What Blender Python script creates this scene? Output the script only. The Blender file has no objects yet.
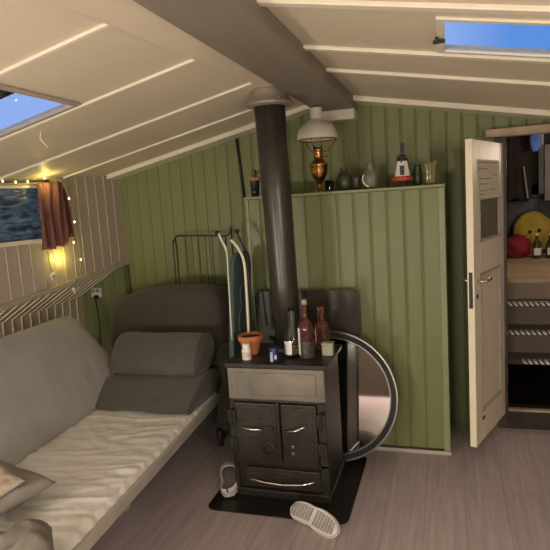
import bpy, bmesh, math, random
from mathutils import Vector, Matrix, noise, Euler
random.seed(7)
C = bpy.context.scene.collection
PI = math.pi
R_ = math.radians
# ------------------------------------------------------------------ camera
EYE = 1.55
F = 550
PITCH, YAW, ROLL = R_(7.6), R_(17.7), R_(3.7)
cy_, sy_, cp_, sp_ = math.cos(YAW), math.sin(YAW), math.cos(PITCH), math.sin(PITCH)
fwd = Vector((-sy_*cp_, cy_*cp_, -sp_)); r0 = Vector((cy_, sy_, 0)); u0 = r0.cross(fwd)
RT = math.cos(ROLL)*r0 - math.sin(ROLL)*u0
UP = math.sin(ROLL)*r0 + math.cos(ROLL)*u0
cd = bpy.data.cameras.new('camera'); cam = bpy.data.objects.new('camera', cd); C.objects.link(cam)
m = Matrix((RT, UP, -fwd)).transposed().to_4x4(); m.translation = Vector((0, 0, EYE))
cam.matrix_world = m
cd.sensor_width = 36; cd.lens = 36.0; cd.clip_start = 0.02; cd.clip_end = 200
bpy.context.scene.camera = cam

def on(px, py, x=None, y=None, z=None):
    """surveyed point of the place: where the sight line meets a plane"""
    d = fwd + RT*(px-275)/F - UP*(py-275)/F
    t = x/d.x if x is not None else y/d.y if y is not None else (z-EYE)/d.z
    return Vector((0, 0, EYE)) + t*d

# ------------------------------------------------------------------ materials
def mat(name, col, rough=0.6, metal=0.0, var=0.12, scale=8.0, bump=0.0, bscale=60.0, stretch=None,
        trans=0.0, ior=1.45, emit=None, estr=0.0, spec=0.5, sheen=0.0, col2=None, coat=0.0, alpha=1.0):
    mt = bpy.data.materials.new(name); mt.use_nodes = True
    nt = mt.node_tree; b = nt.nodes['Principled BSDF']
    tc = nt.nodes.new('ShaderNodeTexCoord'); mp = nt.nodes.new('ShaderNodeMapping')
    nt.links.new(tc.outputs['Object'], mp.inputs['Vector'])
    if stretch: mp.inputs['Scale'].default_value = stretch
    n = nt.nodes.new('ShaderNodeTexNoise'); n.inputs['Scale'].default_value = scale; n.inputs['Detail'].default_value = 5
    nt.links.new(mp.outputs[0], n.inputs['Vector'])
    rp = nt.nodes.new('ShaderNodeValToRGB')
    c1 = [max(0, c*(1-var)) for c in col]; c2 = col2 or [min(1, c*(1+var)) for c in col]
    rp.color_ramp.elements[0].color = (*c1, 1); rp.color_ramp.elements[1].color = (*c2, 1)
    rp.color_ramp.elements[0].position = .3; rp.color_ramp.elements[1].position = .7
    nt.links.new(n.outputs['Fac'], rp.inputs['Fac']); nt.links.new(rp.outputs['Color'], b.inputs['Base Color'])
    b.inputs['Roughness'].default_value = rough; b.inputs['Metallic'].default_value = metal
    b.inputs['Transmission Weight'].default_value = trans; b.inputs['IOR'].default_value = ior
    b.inputs['Specular IOR Level'].default_value = spec; b.inputs['Sheen Weight'].default_value = sheen
    b.inputs['Coat Weight'].default_value = coat; b.inputs['Alpha'].default_value = alpha
    if emit: b.inputs['Emission Color'].default_value = (*emit, 1); b.inputs['Emission Strength'].default_value = estr
    if bump:
        n2 = nt.nodes.new('ShaderNodeTexNoise'); n2.inputs['Scale'].default_value = bscale; n2.inputs['Detail'].default_value = 3
        nt.links.new(mp.outputs[0], n2.inputs['Vector'])
        bp = nt.nodes.new('ShaderNodeBump'); bp.inputs['Strength'].default_value = bump; bp.inputs['Distance'].default_value = .01
        nt.links.new(n2.outputs['Fac'], bp.inputs['Height']); nt.links.new(bp.outputs[0], b.inputs['Normal'])
    return mt

def floor_mat():
    mt = bpy.data.materials.new('laminate_planks'); mt.use_nodes = True
    nt = mt.node_tree; b = nt.nodes['Principled BSDF']; N = nt.nodes.new; L = nt.links.new
    tc = N('ShaderNodeTexCoord'); mp = N('ShaderNodeMapping'); L(tc.outputs['Object'], mp.inputs['Vector'])
    mp.inputs['Rotation'].default_value = (0, 0, PI/2); mp.inputs['Location'].default_value = (.3, .06, 0)
    br = N('ShaderNodeTexBrick'); L(mp.outputs[0], br.inputs['Vector'])
    br.inputs['Scale'].default_value = 1; br.inputs['Brick Width'].default_value = 1.25; br.inputs['Row Height'].default_value = .19
    br.inputs['Mortar Size'].default_value = .0018; br.inputs['Mortar Smooth'].default_value = .3; br.inputs['Bias'].default_value = 0
    br.inputs['Color1'].default_value = (.40, .335, .34, 1); br.inputs['Color2'].default_value = (.46, .39, .39, 1)
    br.inputs['Mortar'].default_value = (.30, .24, .225, 1)
    br.offset = .37
    gr = N('ShaderNodeTexNoise'); mp2 = N('ShaderNodeMapping'); L(tc.outputs['Object'], mp2.inputs['Vector'])
    mp2.inputs['Scale'].default_value = (28, 1.6, 1); L(mp2.outputs[0], gr.inputs['Vector']); gr.inputs['Scale'].default_value = 1.5; gr.inputs['Detail'].default_value = 8
    gr.inputs['Distortion'].default_value = .8
    rp = N('ShaderNodeValToRGB'); rp.color_ramp.elements[0].color = (.84, .83, .83, 1); rp.color_ramp.elements[1].color = (1.1, 1.1, 1.1, 1)
    rp.color_ramp.elements[0].position = .32; rp.color_ramp.elements[1].position = .68
    L(gr.outputs['Fac'], rp.inputs['Fac'])
    mx = N('ShaderNodeMix'); mx.data_type = 'RGBA'; mx.blend_type = 'MULTIPLY'; mx.inputs[0].default_value = 1
    L(br.outputs['Color'], mx.inputs[6]); L(rp.outputs['Color'], mx.inputs[7]); L(mx.outputs[2], b.inputs['Base Color'])
    b.inputs['Roughness'].default_value = .48
    bp = N('ShaderNodeBump'); bp.inputs['Strength'].default_value = .25; bp.inputs['Distance'].default_value = .002
    L(br.outputs['Fac'], bp.inputs['Height']); bp.invert = True; L(bp.outputs[0], b.inputs['Normal'])
    return mt

def crinkle_mat():
    mt = bpy.data.materials.new('crinkled_film_dusk_glow'); mt.use_nodes = True
    nt = mt.node_tree; b = nt.nodes['Principled BSDF']; N = nt.nodes.new; L = nt.links.new
    tc = N('ShaderNodeTexCoord'); mp = N('ShaderNodeMapping'); L(tc.outputs['Object'], mp.inputs['Vector']); mp.inputs['Scale'].default_value = (1, 5, 16)
    mp.inputs['Rotation'].default_value = (.35, 0, 0)
    n = N('ShaderNodeTexNoise'); n.inputs['Scale'].default_value = 2.2; n.inputs['Detail'].default_value = 6; n.inputs['Distortion'].default_value = .5; L(mp.outputs[0], n.inputs['Vector'])
    rp = N('ShaderNodeValToRGB'); e = rp.color_ramp.elements
    e[0].position = .38; e[0].color = (.016, .024, .034, 1); e[1].position = .80; e[1].color = (.11, .17, .26, 1)
    L(n.outputs['Fac'], rp.inputs['Fac']); L(rp.outputs['Color'], b.inputs['Base Color'])
    b.inputs['Roughness'].default_value = .25
    L(rp.outputs['Color'], b.inputs['Emission Color']); b.inputs['Emission Strength'].default_value = .32  # dusk view and its glow are painted into the pane
    bp = N('ShaderNodeBump'); bp.inputs['Strength'].default_value = .6; bp.inputs['Distance'].default_value = .02
    L(n.outputs['Fac'], bp.inputs['Height']); L(bp.outputs[0], b.inputs['Normal'])
    return mt

CEIL = mat('painted_ceiling_board', (.64, .56, .43), .55, var=.05, scale=2.5, bump=.1, bscale=14)
TRIM = mat('cream_trim_paint', (.74, .68, .54), .4, var=.04, scale=5)
BEAM = mat('beam_paint_shaded', (.225, .195, .155), .5, var=.06, scale=4, stretch=(6, .6, 6), bump=.12, bscale=20)  # darker than the ceiling paint, standing in for the shade under the beam
GREEN = mat('sage_green_paint', (.175, .197, .08), .42, var=.06, scale=3, stretch=(6, 6, .7), bump=.12, bscale=25)
GREEN2 = mat('sage_green_trim', (.24, .275, .145), .42, var=.06, scale=3)
LWALL = mat('greyed_cream_boards', (.38, .33, .27), .5, var=.05, scale=4, stretch=(6, 6, .7), bump=.08, bscale=25)
LLOWB = mat('lower_lining_bead', (.72, .65, .5), .5, var=.03)
LBEAD = mat('side_wall_bead', (.42, .37, .28), .5, var=.03)
LLOW = mat('lower_lining_lit', (.58, .51, .37), .5, var=.05)  # side wall cream lightened to make up for light missing below the ledge
DOORP = mat('door_paint', (.78, .70, .56), .45, var=.06, scale=4, stretch=(3, 3, .6), bump=.1, bscale=30)
DOORE = mat('door_edge_cream', (.85, .78, .58), .4, var=.04)
BLACKM = mat('black_cast_iron', (.032, .029, .026), .42, .35, var=.25, scale=14, bump=.25, bscale=90)
GREYE = mat('worn_grey_enamel', (.19, .175, .145), .36, .3, var=.3, scale=5, bump=.15, bscale=40)
FLUEM = mat('flue_grey_metal', (.06, .057, .048), .33, .5, var=.2, scale=4, stretch=(8, 8, .7))
MATM = mat('hearth_plate_black', (.018, .016, .014), .35, .2, var=.3, scale=6, bump=.08)
SHIELD = mat('heat_shield_brown_black', (.035, .03, .022), .4, .3, var=.2, scale=5)
CHROME = mat('chrome', (.75, .73, .68), .18, 1.0, var=.05)
STEEL = mat('dull_steel', (.28, .27, .25), .3, .9, var=.1)
MIRROR = mat('mirror_glass', (.62, .6, .56), .04, 1.0, var=.02)
RUBBER = mat('black_rubber', (.015, .015, .015), .6, var=.2)
SOFA = mat('sofa_grey_fabric', (.075, .072, .06), .85, var=.1, scale=12, bump=.25, bscale=260, sheen=.2)
SOFAL = mat('sofa_back_grey', (.36, .35, .33), .85, var=.08, scale=5, bump=.25, bscale=240, sheen=.2)
SOFAD = mat('armchair_brown_fabric', (.052, .042, .033), .9, var=.12, scale=7, bump=.3, bscale=200, sheen=.15)
SHEET = mat('pale_sheet_cotton', (.70, .69, .655), .75, var=.05, scale=5, bump=.12, bscale=120)
PILLOW = mat('pillow_grey_cotton', (.22, .205, .18), .85, var=.12, scale=8, bump=.25, bscale=160)
BEIGE = mat('beige_throw', (.36, .30, .23), .85, var=.15, scale=10, bump=.4, bscale=80)
FRAME = mat('sofa_frame_grey', (.40, .37, .33), .5, var=.08)
DARKW = mat('dark_wood', (.045, .033, .024), .5, var=.25, scale=5, stretch=(1, 8, 8))
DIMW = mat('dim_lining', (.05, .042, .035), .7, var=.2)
LAND = mat('landing_beige_wood', (.5, .36, .22), .6, var=.15, scale=4)
RISER = mat('step_riser_brown', (.17, .135, .11), .6, var=.15, scale=6)
LINTEL = mat('bare_lintel_wood', (.40, .30, .21), .6, var=.2, scale=4, stretch=(1, 9, 9), bump=.2)
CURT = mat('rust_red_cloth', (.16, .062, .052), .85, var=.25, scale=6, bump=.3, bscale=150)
GLASSC = mat('clear_glass', (.9, .93, .9), .03, trans=1.0, var=.01)
GLASSG = mat('green_tinted_glass', (.3, .36, .22), .06, trans=.85, var=.05)
GLASSD = mat('dark_bottle_glass', (.16, .1, .06), .05, trans=.6, var=.1)
GLASSR = mat('red_reflection_tint', (.36, .12, .10), .06, trans=.8, var=.35, scale=14)  # red tint paints the reflections in the tall clear bottle
PANE = mat('roof_pane_glass', (.92, .95, 1), .02, trans=1.0, var=.01, ior=1.01)
LABELW = mat('label_white', (.78, .76, .72), .6, var=.05)
WHITEP = mat('white_plastic', (.72, .70, .66), .4, var=.05)
OPAL = mat('opal_glass', (.70, .65, .55), .28, var=.04, trans=.0, coat=.4)
BRASS = mat('aged_brass', (.50, .27, .10), .26, 1.0, var=.25, scale=14)
TERRA = mat('terracotta', (.52, .17, .07), .75, var=.15, scale=12, bump=.2)
SOIL = mat('soil', (.05, .03, .02), .95, var=.3, scale=50, bump=.8)
BLUEL = mat('navy_can', (.02, .03, .09), .35, .3, var=.15)
WAX = mat('pale_green_box', (.34, .35, .25), .6, var=.12)
TEAL = mat('dark_teal_cover', (.065, .105, .10), .8, var=.2, scale=6, bump=.3)
TEALS = mat('pale_swirl_print', (.13, .17, .16), .8, var=.1)
SHOE = mat('white_foam', (.62, .59, .55), .6, var=.06, bump=.15)
SHOEG = mat('grey_tread', (.30, .285, .27), .7, var=.25, scale=30, bump=.5)
SHOEI = mat('grey_lining', (.17, .16, .15), .85, var=.2)
RED = mat('red_paint', (.52, .06, .03), .45, var=.1)
REDC = mat('red_cloth', (.30, .02, .03), .8, var=.3, scale=7, bump=.4)
YEL = mat('yellow_plush', (.48, .34, .05), .9, var=.2, scale=9, bump=.5, bscale=120)
BLUEC = mat('glowing_blue_cloth', (.10, .17, .4), .8, var=.35, scale=12, emit=(.1, .2, .7), estr=.1)  # faint blue glow added to the cloth, which is no lamp
BULB = mat('warm_bulb', (1, .8, .3), .4, emit=(1, .75, .25), estr=4, var=.01)
BLACKP = mat('black_plastic', (.02, .02, .02), .4, var=.2)
PAPER = mat('notice_paper', (.62, .56, .45), .8, var=.05)
INK = mat('faint_ink', (.24, .19, .14), .8, var=.1)
LEAF = mat('dry_leaves', (.17, .17, .06), .7, var=.3)
PINKT = mat('terracotta_dim', (.42, .2, .13), .7, var=.15)
FROST = mat('dim_patterned_glass', (.17, .165, .11), .22, var=.2, scale=30, bump=.5, bscale=70)
STRIPEM = mat('step_strip_white', (.72, .68, .6), .5, var=.1)
COAT = mat('dark_coat_cloth', (.03, .022, .018), .9, var=.3, bump=.4, scale=8)
FLOOR = floor_mat(); CRINK = crinkle_mat()

# ------------------------------------------------------------------ mesh builder
class MB:
    def __init__(s): s.bm = bmesh.new(); s.mi = 0
    def _f(s, vs):
        try:
            f = s.bm.faces.new(vs); f.material_index = s.mi; return f
        except ValueError: return None
    def box(s, x0, x1, y0, y1, z0, z1, M=None):
        v = [Vector((x, y, z)) for z in (z0, z1) for y in (y0, y1) for x in (x0, x1)]
        if M: v = [M @ p for p in v]
        v = [s.bm.verts.new(p) for p in v]
        for q in ((0,2,3,1), (4,5,7,6), (0,1,5,4), (2,6,7,3), (0,4,6,2), (1,3,7,5)): s._f([v[i] for i in q])
        return s
    def hexa(s, pts):
        v = [s.bm.verts.new(p) for p in pts]
        for q in ((0,2,3,1), (4,5,7,6), (0,1,5,4), (2,6,7,3), (0,4,6,2), (1,3,7,5)): s._f([v[i] for i in q])
        return s
    def rings(s, rings, closed=True, cap=True):
        R = [[s.bm.verts.new(p) for p in r] for r in rings]; n = len(R[0])
        for a, b in zip(R, R[1:]):
            for i in range(n if closed else n-1):
                j = (i+1) % n; s._f([a[i], a[j], b[j], b[i]])
        if cap and closed: s._f(R[0][::-1]); s._f(R[-1])
        return s
    def lathe(s, prof, c=(0,0,0), n=24, M=None, cap=True, sx=1, sy=1):
        c = Vector(c); rs = []
        for r, z in prof:
            ring = [c + Vector((sx*max(r, 1e-4)*math.cos(2*PI*i/n), sy*max(r, 1e-4)*math.sin(2*PI*i/n), z)) for i in range(n)]
            if M: ring = [M @ p for p in ring]
            rs.append(ring)
        return s.rings(rs, cap=cap)
    def tube(s, pts, r, n=8, cap=True):
        pts = [Vector(p) for p in pts]; rs = []; ref = None
        for i, p in enumerate(pts):
            t = (pts[min(i+1, len(pts)-1)] - pts[max(i-1, 0)]).normalized()
            if ref is None: ref = t.orthogonal().normalized()
            ref = (ref - t*ref.dot(t)).normalized(); b = t.cross(ref)
            rr = r[i] if isinstance(r, (list, tuple)) else r
            rs.append([p + rr*(math.cos(2*PI*k/n)*ref + math.sin(2*PI*k/n)*b) for k in range(n)])
        return s.rings(rs, cap=cap)
    def prism(s, prof, axis, a, b):
        """prof = list of 2D points; axis 'x': (y,z) profile, 'y': (x,z), 'z': (x,y)"""
        def P(u, v, w): return {'x': (w, u, v), 'y': (u, w, v), 'z': (u, v, w)}[axis]
        return s.rings([[Vector(P(u, v, w)) for u, v in prof] for w in (a, b)])
    def build(s, name, m, parent=None, smooth=False, bevel=0, seg=2, sub=0, local=False, solid=0):
        bm = s.bm
        bmesh.ops.recalc_face_normals(bm, faces=bm.faces[:])
        me = bpy.data.meshes.new(name); loc = Vector((0, 0, 0))
        if parent is None and not local:
            xs = [v.co.x for v in bm.verts]; ys = [v.co.y for v in bm.verts]; zs = [v.co.z for v in bm.verts]
            loc = Vector(((min(xs)+max(xs))/2, (min(ys)+max(ys))/2, min(zs)))
            bmesh.ops.translate(bm, verts=bm.verts[:], vec=-loc)
        elif parent is not None and not local:
            t = parent
            while t.parent: t = t.parent
            bmesh.ops.translate(bm, verts=bm.verts[:], vec=-t.location)
        if smooth:
            for f in bm.faces: f.smooth = True
        bm.to_mesh(me); bm.free()
        for q in (m if isinstance(m, (list, tuple)) else [m]): me.materials.append(q)
        o = bpy.data.objects.new(name, me); C.objects.link(o)
        if parent is not None: o.parent = parent
        else: o.location = loc
        if solid: md = o.modifiers.new('solid', 'SOLIDIFY'); md.thickness = solid; md.offset = 0
        if bevel: md = o.modifiers.new('bevel', 'BEVEL'); md.width = bevel; md.segments = seg; md.limit_method = 'ANGLE'; md.angle_limit = R_(40)
        if sub: md = o.modifiers.new('sub', 'SUBSURF'); md.levels = sub; md.render_levels = sub
        return o

def tag(o, label=None, cat=None, group=None, kind=None):
    for k, v in (('label', label), ('category', cat), ('group', group), ('kind', kind)):
        if v: o[k] = v
    return o
def thing(name, loc, label, cat, group=None, rz=0):
    o = bpy.data.objects.new(name, None); C.objects.link(o); o.location = loc; o.rotation_euler = (0, 0, rz); o.empty_display_size = .1
    return tag(o, label, cat, group)
def struct(name, mb, m, label=None, **k):
    o = mb.build(name, m, **k); o['kind'] = 'structure'
    if label and k.get('parent') is None: o['label'] = label
    return o
def sroot(name, loc, rz=0):
    o = bpy.data.objects.new(name, None); C.objects.link(o); o.location = loc; o.rotation_euler = (0, 0, rz); o['kind'] = 'structure'; return o

# ------------------------------------------------------------------ room shell
RX, RZ = -.66, 2.19          # ridge line
SL, SR = .218, .19           # roof slopes
def zl(x): return RZ - SL*(RX-x)
def zr(x): return RZ - SR*(x-RX)
def rz_(x): return zl(x) if x < RX else zr(x)
BW = 3.68                    # far wall
def wx(y): return -2.36 - .18*(3.65-y)    # tapering cabin side wall
XR, YB = 1.2, -1.0

struct('floor', MB().box(-3.4, 1.35, -1.1, 3.72, -.06, 0), FLOOR, 'grey brown laminate plank floor of the cabin')

def roof_piece(mb, x0, x1, y0, y1, t=.018):
    f = rz_
    mid = RX
    a = f(x0 if x0 != mid else mid); b = f(x1)
    mb.hexa([(x0,y0,a), (x1,y0,b), (x0,y1,a), (x1,y1,b), (x0,y0,a+t), (x1,y0,b+t), (x0,y1,a+t), (x1,y1,b+t)])
# left and right roof slopes with skylight openings
SKL = (-2.12, -1.485, 1.35, 2.035); SKR = (0.0, .78, 1.83, 2.215)
for nm, (X0, X1), S in (('ceiling_left', (-3.4, RX), SKL), ('ceiling_right', (RX, 1.35), SKR)):
    mb = MB()
    roof_piece(mb, X0, X1, -1.1, S[2]); roof_piece(mb, X0, X1, S[3], 3.74)
    roof_piece(mb, X0, S[0], S[2], S[3]); roof_piece(mb, S[1], X1, S[2], S[3])
    struct(nm, mb, CEIL, 'pale painted plank roof slope')
def slopebar(mb, x0, x1, y0, y1, h, d=0):
    a, b = rz_(x0)-d, rz_(x1)-d
    mb.hexa([(x0,y0,a-h), (x1,y0,b-h), (x0,y1,a-h), (x1,y1,b-h), (x0,y0,a), (x1,y0,b), (x0,y1,a), (x1,y1,b)])
n = 1
for y in (-.1, .45, 1.0, 1.54, 2.078, 2.65, 3.15):
    mb = MB(); slopebar(mb, min(wx(y)+.01, -2.3), -.786, y-.010, y+.010, .012); struct('trim_%d' % n, mb, TRIM, 'thin cream batten across the left roof slope', bevel=.003); n += 1
for y in (-.1, .35, .8, 1.25, 1.70, 2.275, 2.72):
    mb = MB(); slopebar(mb, -.542, XR-.02, y-.02, y+.02, .016); struct('trim_%d' % n, mb, TRIM, 'thin cream batten across the right roof slope', bevel=.003); n += 1
mb = MB(); slopebar(mb, -2.36, -.786, 3.52, BW, .032); struct('trim_%d' % n, mb, TRIM, 'cream trim board between left roof slope and green wall', bevel=.004); n += 1
mb = MB(); slopebar(mb, -.542, XR-.02, 3.50, BW, .032); struct('trim_%d' % n, mb, TRIM, 'cream trim board between right roof slope and green wall', bevel=.004); n += 1
# ridge beam
beam = MB().box(-.788, -.538, YB, BW, 2.100, 2.18)
o = struct('trim_%d' % n, beam, BEAM, 'heavy painted ridge beam', bevel=.008); n += 1
blk = MB().box(-.765, -.545, 3.56, BW, 2.035, 2.10)
o = struct('trim_%d' % n, blk, TRIM, 'pale block carrying the end of the ridge beam', bevel=.005); n += 1

# tapering cover board along the left flank of the beam
mb = MB(); ys = [YB, .5, 1.4, 2.1, 2.8, 3.5]; xs_ = [-1.06, -1.01, -.975, -.93, -.885, -.84]
mb.rings([[Vector((x, y, zl(x)-.012)), Vector((-.786, y, zl(-.786)-.03)), Vector((-.786, y, zl(-.786)+.004)), Vector((x, y, zl(x)+.004))] for x, y in zip(xs_, ys)])
struct('trim_%d' % n, mb, CEIL, 'pale cover board along the left flank of the ridge beam'); n += 1

# tongue and groove panels
def boards(name, m, u0, u1, place, z0, z1, pitch=.092, g=.006, d=.006, label=None, phase=0.0, thick=.02, bead=0):
    """place(u, off, z) -> point; z0,z1 functions of u. one panel mesh with v grooves"""
    us = [(u0, 0)]; cs = []
    if bead: d = -bead; g = .005
    k = math.floor((u0-phase)/pitch)+1
    while phase+k*pitch < u1-g:
        c = phase+k*pitch
        if c-g > u0 and bead: us += [(c-g, 0), (c-g*.5, d), (c+g*.5, d), (c+g, 0)]; cs.append(c)
        elif c-g > u0: us += [(c-g, 0), (c-g*.3, d), (c+g*.3, d), (c+g, 0), (c+g*1.8, d*.35), (c+g*2.6, 0)]
        k += 1
    us = [q for q in us if q[0] < u1] + [(u1, 0)]
    bm = bmesh.new(); fr = []; 
    for u, off in us:
        fr.append((bm.verts.new(place(u, -off, z0(u))), bm.verts.new(place(u, -off, z1(u))), bm.verts.new(place(u, -thick, z0(u))), bm.verts.new(place(u, -thick, z1(u)))))
    k_ = -1
    for a, b in zip(fr, fr[1:]):
        f = bm.faces.new((a[0], b[0], b[1], a[1])); k_ += 1
        if bead and any(abs((us[k_][0]+us[k_+1][0])/2-c) < g for c in cs): f.material_index = 1
        bm.faces.new((a[2], a[3], b[3], b[2]))
        bm.faces.new((a[1], b[1], b[3], a[3])); bm.faces.new((a[0], a[2], b[2], b[0]))
    for e in (fr[0], fr[-1]): bm.faces.new((e[0], e[1], e[3], e[2]))
    mb = MB(); mb.bm.free(); mb.bm = bm
    return mb
# back wall: left of the doorway, above, right
DX0, DX1, DZ = .335, 1.02, 1.86
mb = boards('w', GREEN, -3.3, DX0, lambda u, o, z: Vector((u, BW-o, z)), lambda u: -.02, lambda u: rz_(u)+.01, phase=.0)
wb = struct('wall_back', mb, GREEN, 'sage green tongue and groove wall at the far end')
mb = boards('w', GREEN, DX0, DX1, lambda u, o, z: Vector((u, BW-o, z)), lambda u: DZ, lambda u: rz_(u)+.01)
struct('panel_above_door', mb, GREEN, parent=wb)
mb = boards('w', GREEN, DX1, 1.35, lambda u, o, z: Vector((u, BW-o, z)), lambda u: -.02, lambda u: rz_(u)+.01)
struct('panel_beside_door', mb, GREEN, parent=wb)
# side walls
WY0, WY1, WZ0, WZ1 = 1.9, 2.955, 1.405, 1.745     # left window
def trimz(y): return 1.165 - .125*(3.65-y)
def lp(u, o, z): return Vector((wx(u)+o, u, z))
rootL = None
def lz(u): return zl(wx(u)-.03)+.012
for (a, b, z0, z1) in ((-1.0, WY0, trimz, lz), (WY0, WY1, trimz, lambda u: WZ0), (WY0, WY1, lambda u: WZ1, lz), (WY1, BW, trimz, lz)):
    mb = boards('w', LWALL, a, b, lp, z0, z1, pitch=.085, phase=.03, bead=.003)
    if rootL is None: rootL = struct('wall_left', mb, [LWALL, LBEAD], 'greyed cream tongue and groove cabin side wall')
    else: struct('wall_panel', mb, [LWALL, LBEAD], parent=rootL)
# soffit sloping out under the side wall, then the hull lining
def soff(y): return (wx(y), trimz(y)-.005), (min(-2.80, wx(y)-.12), .90-.03*(3.65-y)), (min(-2.80, wx(y)-.12)-.03, -.02)
for k, (i, j) in enumerate(((0, 1), (1, 2))):
    def pf(u, o, t, i=i, j=j):
        a, b = soff(u)[i], soff(u)[j]
        nx, nz = (b[1]-a[1]), -(b[0]-a[0]); L = math.hypot(nx, nz); nx, nz = -nx/L, -nz/L
        return Vector((a[0]+(b[0]-a[0])*t + nx*o, u, a[1]+(b[1]-a[1])*t + nz*o))
    mb = boards('w', LWALL, -1.0, 3.36 if False else BW, pf, lambda u: 0.0, lambda u: 1.0, pitch=.085, phase=.03, bead=.006)
    struct('soffit_lining' if k == 0 else 'hull_lining', mb, [LLOW, LLOWB], parent=rootL)
# green end piece closing the recess near the far wall is the far wall itself
mb = MB(); 
for a, b in ((-1.0, BW),):
    mb.hexa([(wx(a)-.03, a, trimz(a)-.02), (wx(a)+.028, a, trimz(a)-.02), (wx(b)-.03, b, trimz(b)-.02), (wx(b)+.028, b, trimz(b)-.02),
             (wx(a)-.03, a, trimz(a)+.012), (wx(a)+.028, a, trimz(a)+.012), (wx(b)-.03, b, trimz(b)+.012), (wx(b)+.028, b, trimz(b)+.012)])
struct('trim_%d' % n, mb, LWALL, 'cream ledge strip along the bottom of the side wall', bevel=.004); n += 1
mb = boards('w', LWALL, YB, BW, lambda u, o, z: Vector((XR-o, u, z)), lambda u: -.02, lambda u: zr(XR)+.02)
struct('wall_right', mb, LWALL, 'cream boarded wall on the right')
struct('wall_front', MB().box(-3.4, 1.35, YB-.06, YB, -.02, 2.2), DARKW, 'unseen wall behind the viewer, coloured dark for the mirror reflection')  # coloured dark so the mirror shows a dark room

# far wall vertical strips
struct('trim_%d' % n, MB().box(-2.375, -2.345, BW-.03, BW-.006, .5, 1.15), mat('dark_green_strip', (.08, .1, .04), .5), 'dark green upright strip below the wall corner', bevel=.003); n += 1

# skylights
def skyroot(name, S, cov):
    x0, x1, y0, y1 = S; r = sroot(name, (x0, y0, 0))
    mb = MB(); w = .022
    for a in ((x0-w, x0+.004, y0-w, y1+w), (x1-.004, x1+w, y0-w, y1+w), (x0, x1, y0-w, y0+.004), (x0, x1, y1-.004, y1+w)):
        slopebar(mb, *a, .010)
    mb.build('window_frame', LWALL if cov else TRIM, r, bevel=.003)
    g = MB(); slopebar(g, x0+.001, x1-.001, y0+.001, y1-.001, .004, d=-.006); g.build('pane', PANE, r)
    return r
s1 = skyroot('window_1', SKL, True); s1['label'] = 'skylight in the left roof slope above the sofa'
mb = MB(); slopebar(mb, SKL[0]+.02, SKL[1]-.014, 1.37, 1.79, .006, d=-.036); mb.build('blind', mat('dark_blind', (.06, .045, .05), .8), s1)
s2 = skyroot('window_2', SKR, False); s2['label'] = 'long blue skylight in the right roof slope'
mb = MB().box(-.035, .005, 2.02, 2.030, zr(-.02)-.028, zr(-.02)-.016); mb.box(-.028, -.016, 1.995, 2.05, zr(-.02)-.024, zr(-.02)-.012); mb.build('latch', BLACKP, s2, bevel=.002)

# left window
w3 = sroot('window_3', (wx(2.9), 2.9, 1.4)); w3['label'] = 'low side window with the dusk glow painted on its crinkled film'
mb = MB()
def lq(mb, y0, y1, z0, z1, o0, o1):
    mb.hexa([(wx(y0)+o0, y0, z0), (wx(y0)+o1, y0, z0), (wx(y1)+o0, y1, z0), (wx(y1)+o1, y1, z0),
             (wx(y0)+o0, y0, z1), (wx(y0)+o1, y0, z1), (wx(y1)+o0, y1, z1), (wx(y1)+o1, y1, z1)])
lq(mb, WY0, WY1, WZ0-.02, WZ0+.005, -.05, .018); lq(mb, WY0, WY1, WZ1-.015, WZ1+.004, -.05, .006)
lq(mb, WY1-.004, WY1+.012, WZ0, WZ1, -.05, .004); lq(mb, WY0-.01, WY0+.018, WZ0, WZ1, -.05, .008)
mb.build('window_frame', TRIM, w3, bevel=.003)
g = MB(); lq(g, WY0+.01, WY1-.004, WZ0, WZ1-.01, -.016, -.008); g.build('pane', CRINK, w3)
# valance strip and rod above
mb = MB(); mb.tube([lp(1.4, .035, 1.752), lp(3.0, .035, 1.772)], .006); 
tag(mb.build('curtain_rod', BLACKP, None, smooth=True), 'thin black curtain rod above the low side window', 'rod')

# curtain
def curtain():
    r = thing('curtain', lp(3.04, .03, 1.34), 'short rust red curtain hanging beside the low side window', 'curtain')
    bm = bmesh.new(); NU, NV = 60, 24; V = {}
    for i in range(NU+1):
        for j in range(NV+1):
            u, v = i/NU, j/NV
            y = 2.90 + (.195)*u + (1-v)*(-.035+.01*u)
            am = .006 + .020*(1-v)
            off = .045 + am*math.sin(u*19+.6*math.sin(v*4)) + .008*noise.noise((u*6, v*3, 0)) + .012*(1-v)
            z = 1.345 + (1.765-1.345)*v + .006*math.sin(u*13)*(1-v) + .01*(u-.5)
            V[i, j] = bm.verts.new(lp(y, off, z))
    for i in range(NU):
        for j in range(NV): bm.faces.new((V[i,j], V[i+1,j], V[i+1,j+1], V[i,j+1]))
    mb = MB(); mb.bm.free(); mb.bm = bm
    mb.build('curtain_cloth', CURT, r, smooth=True, solid=.003)
    mb = MB(); bmx = bmesh.new(); V = {}
    for i in range(13):
        for j in range(13):
            u, v = i/12, j/12
            V[i, j] = bmx.verts.new(lp(3.09+.05*u+.012*(1-v), .03+.012*math.sin(u*9+v*2), 1.40+.33*v))
    for i in range(12):
        for j in range(12): bmx.faces.new((V[i,j], V[i+1,j], V[i+1,j+1], V[i,j+1]))
    mb.bm.free(); mb.bm = bmx
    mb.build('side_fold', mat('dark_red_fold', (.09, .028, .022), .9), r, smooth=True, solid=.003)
curtain()

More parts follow.
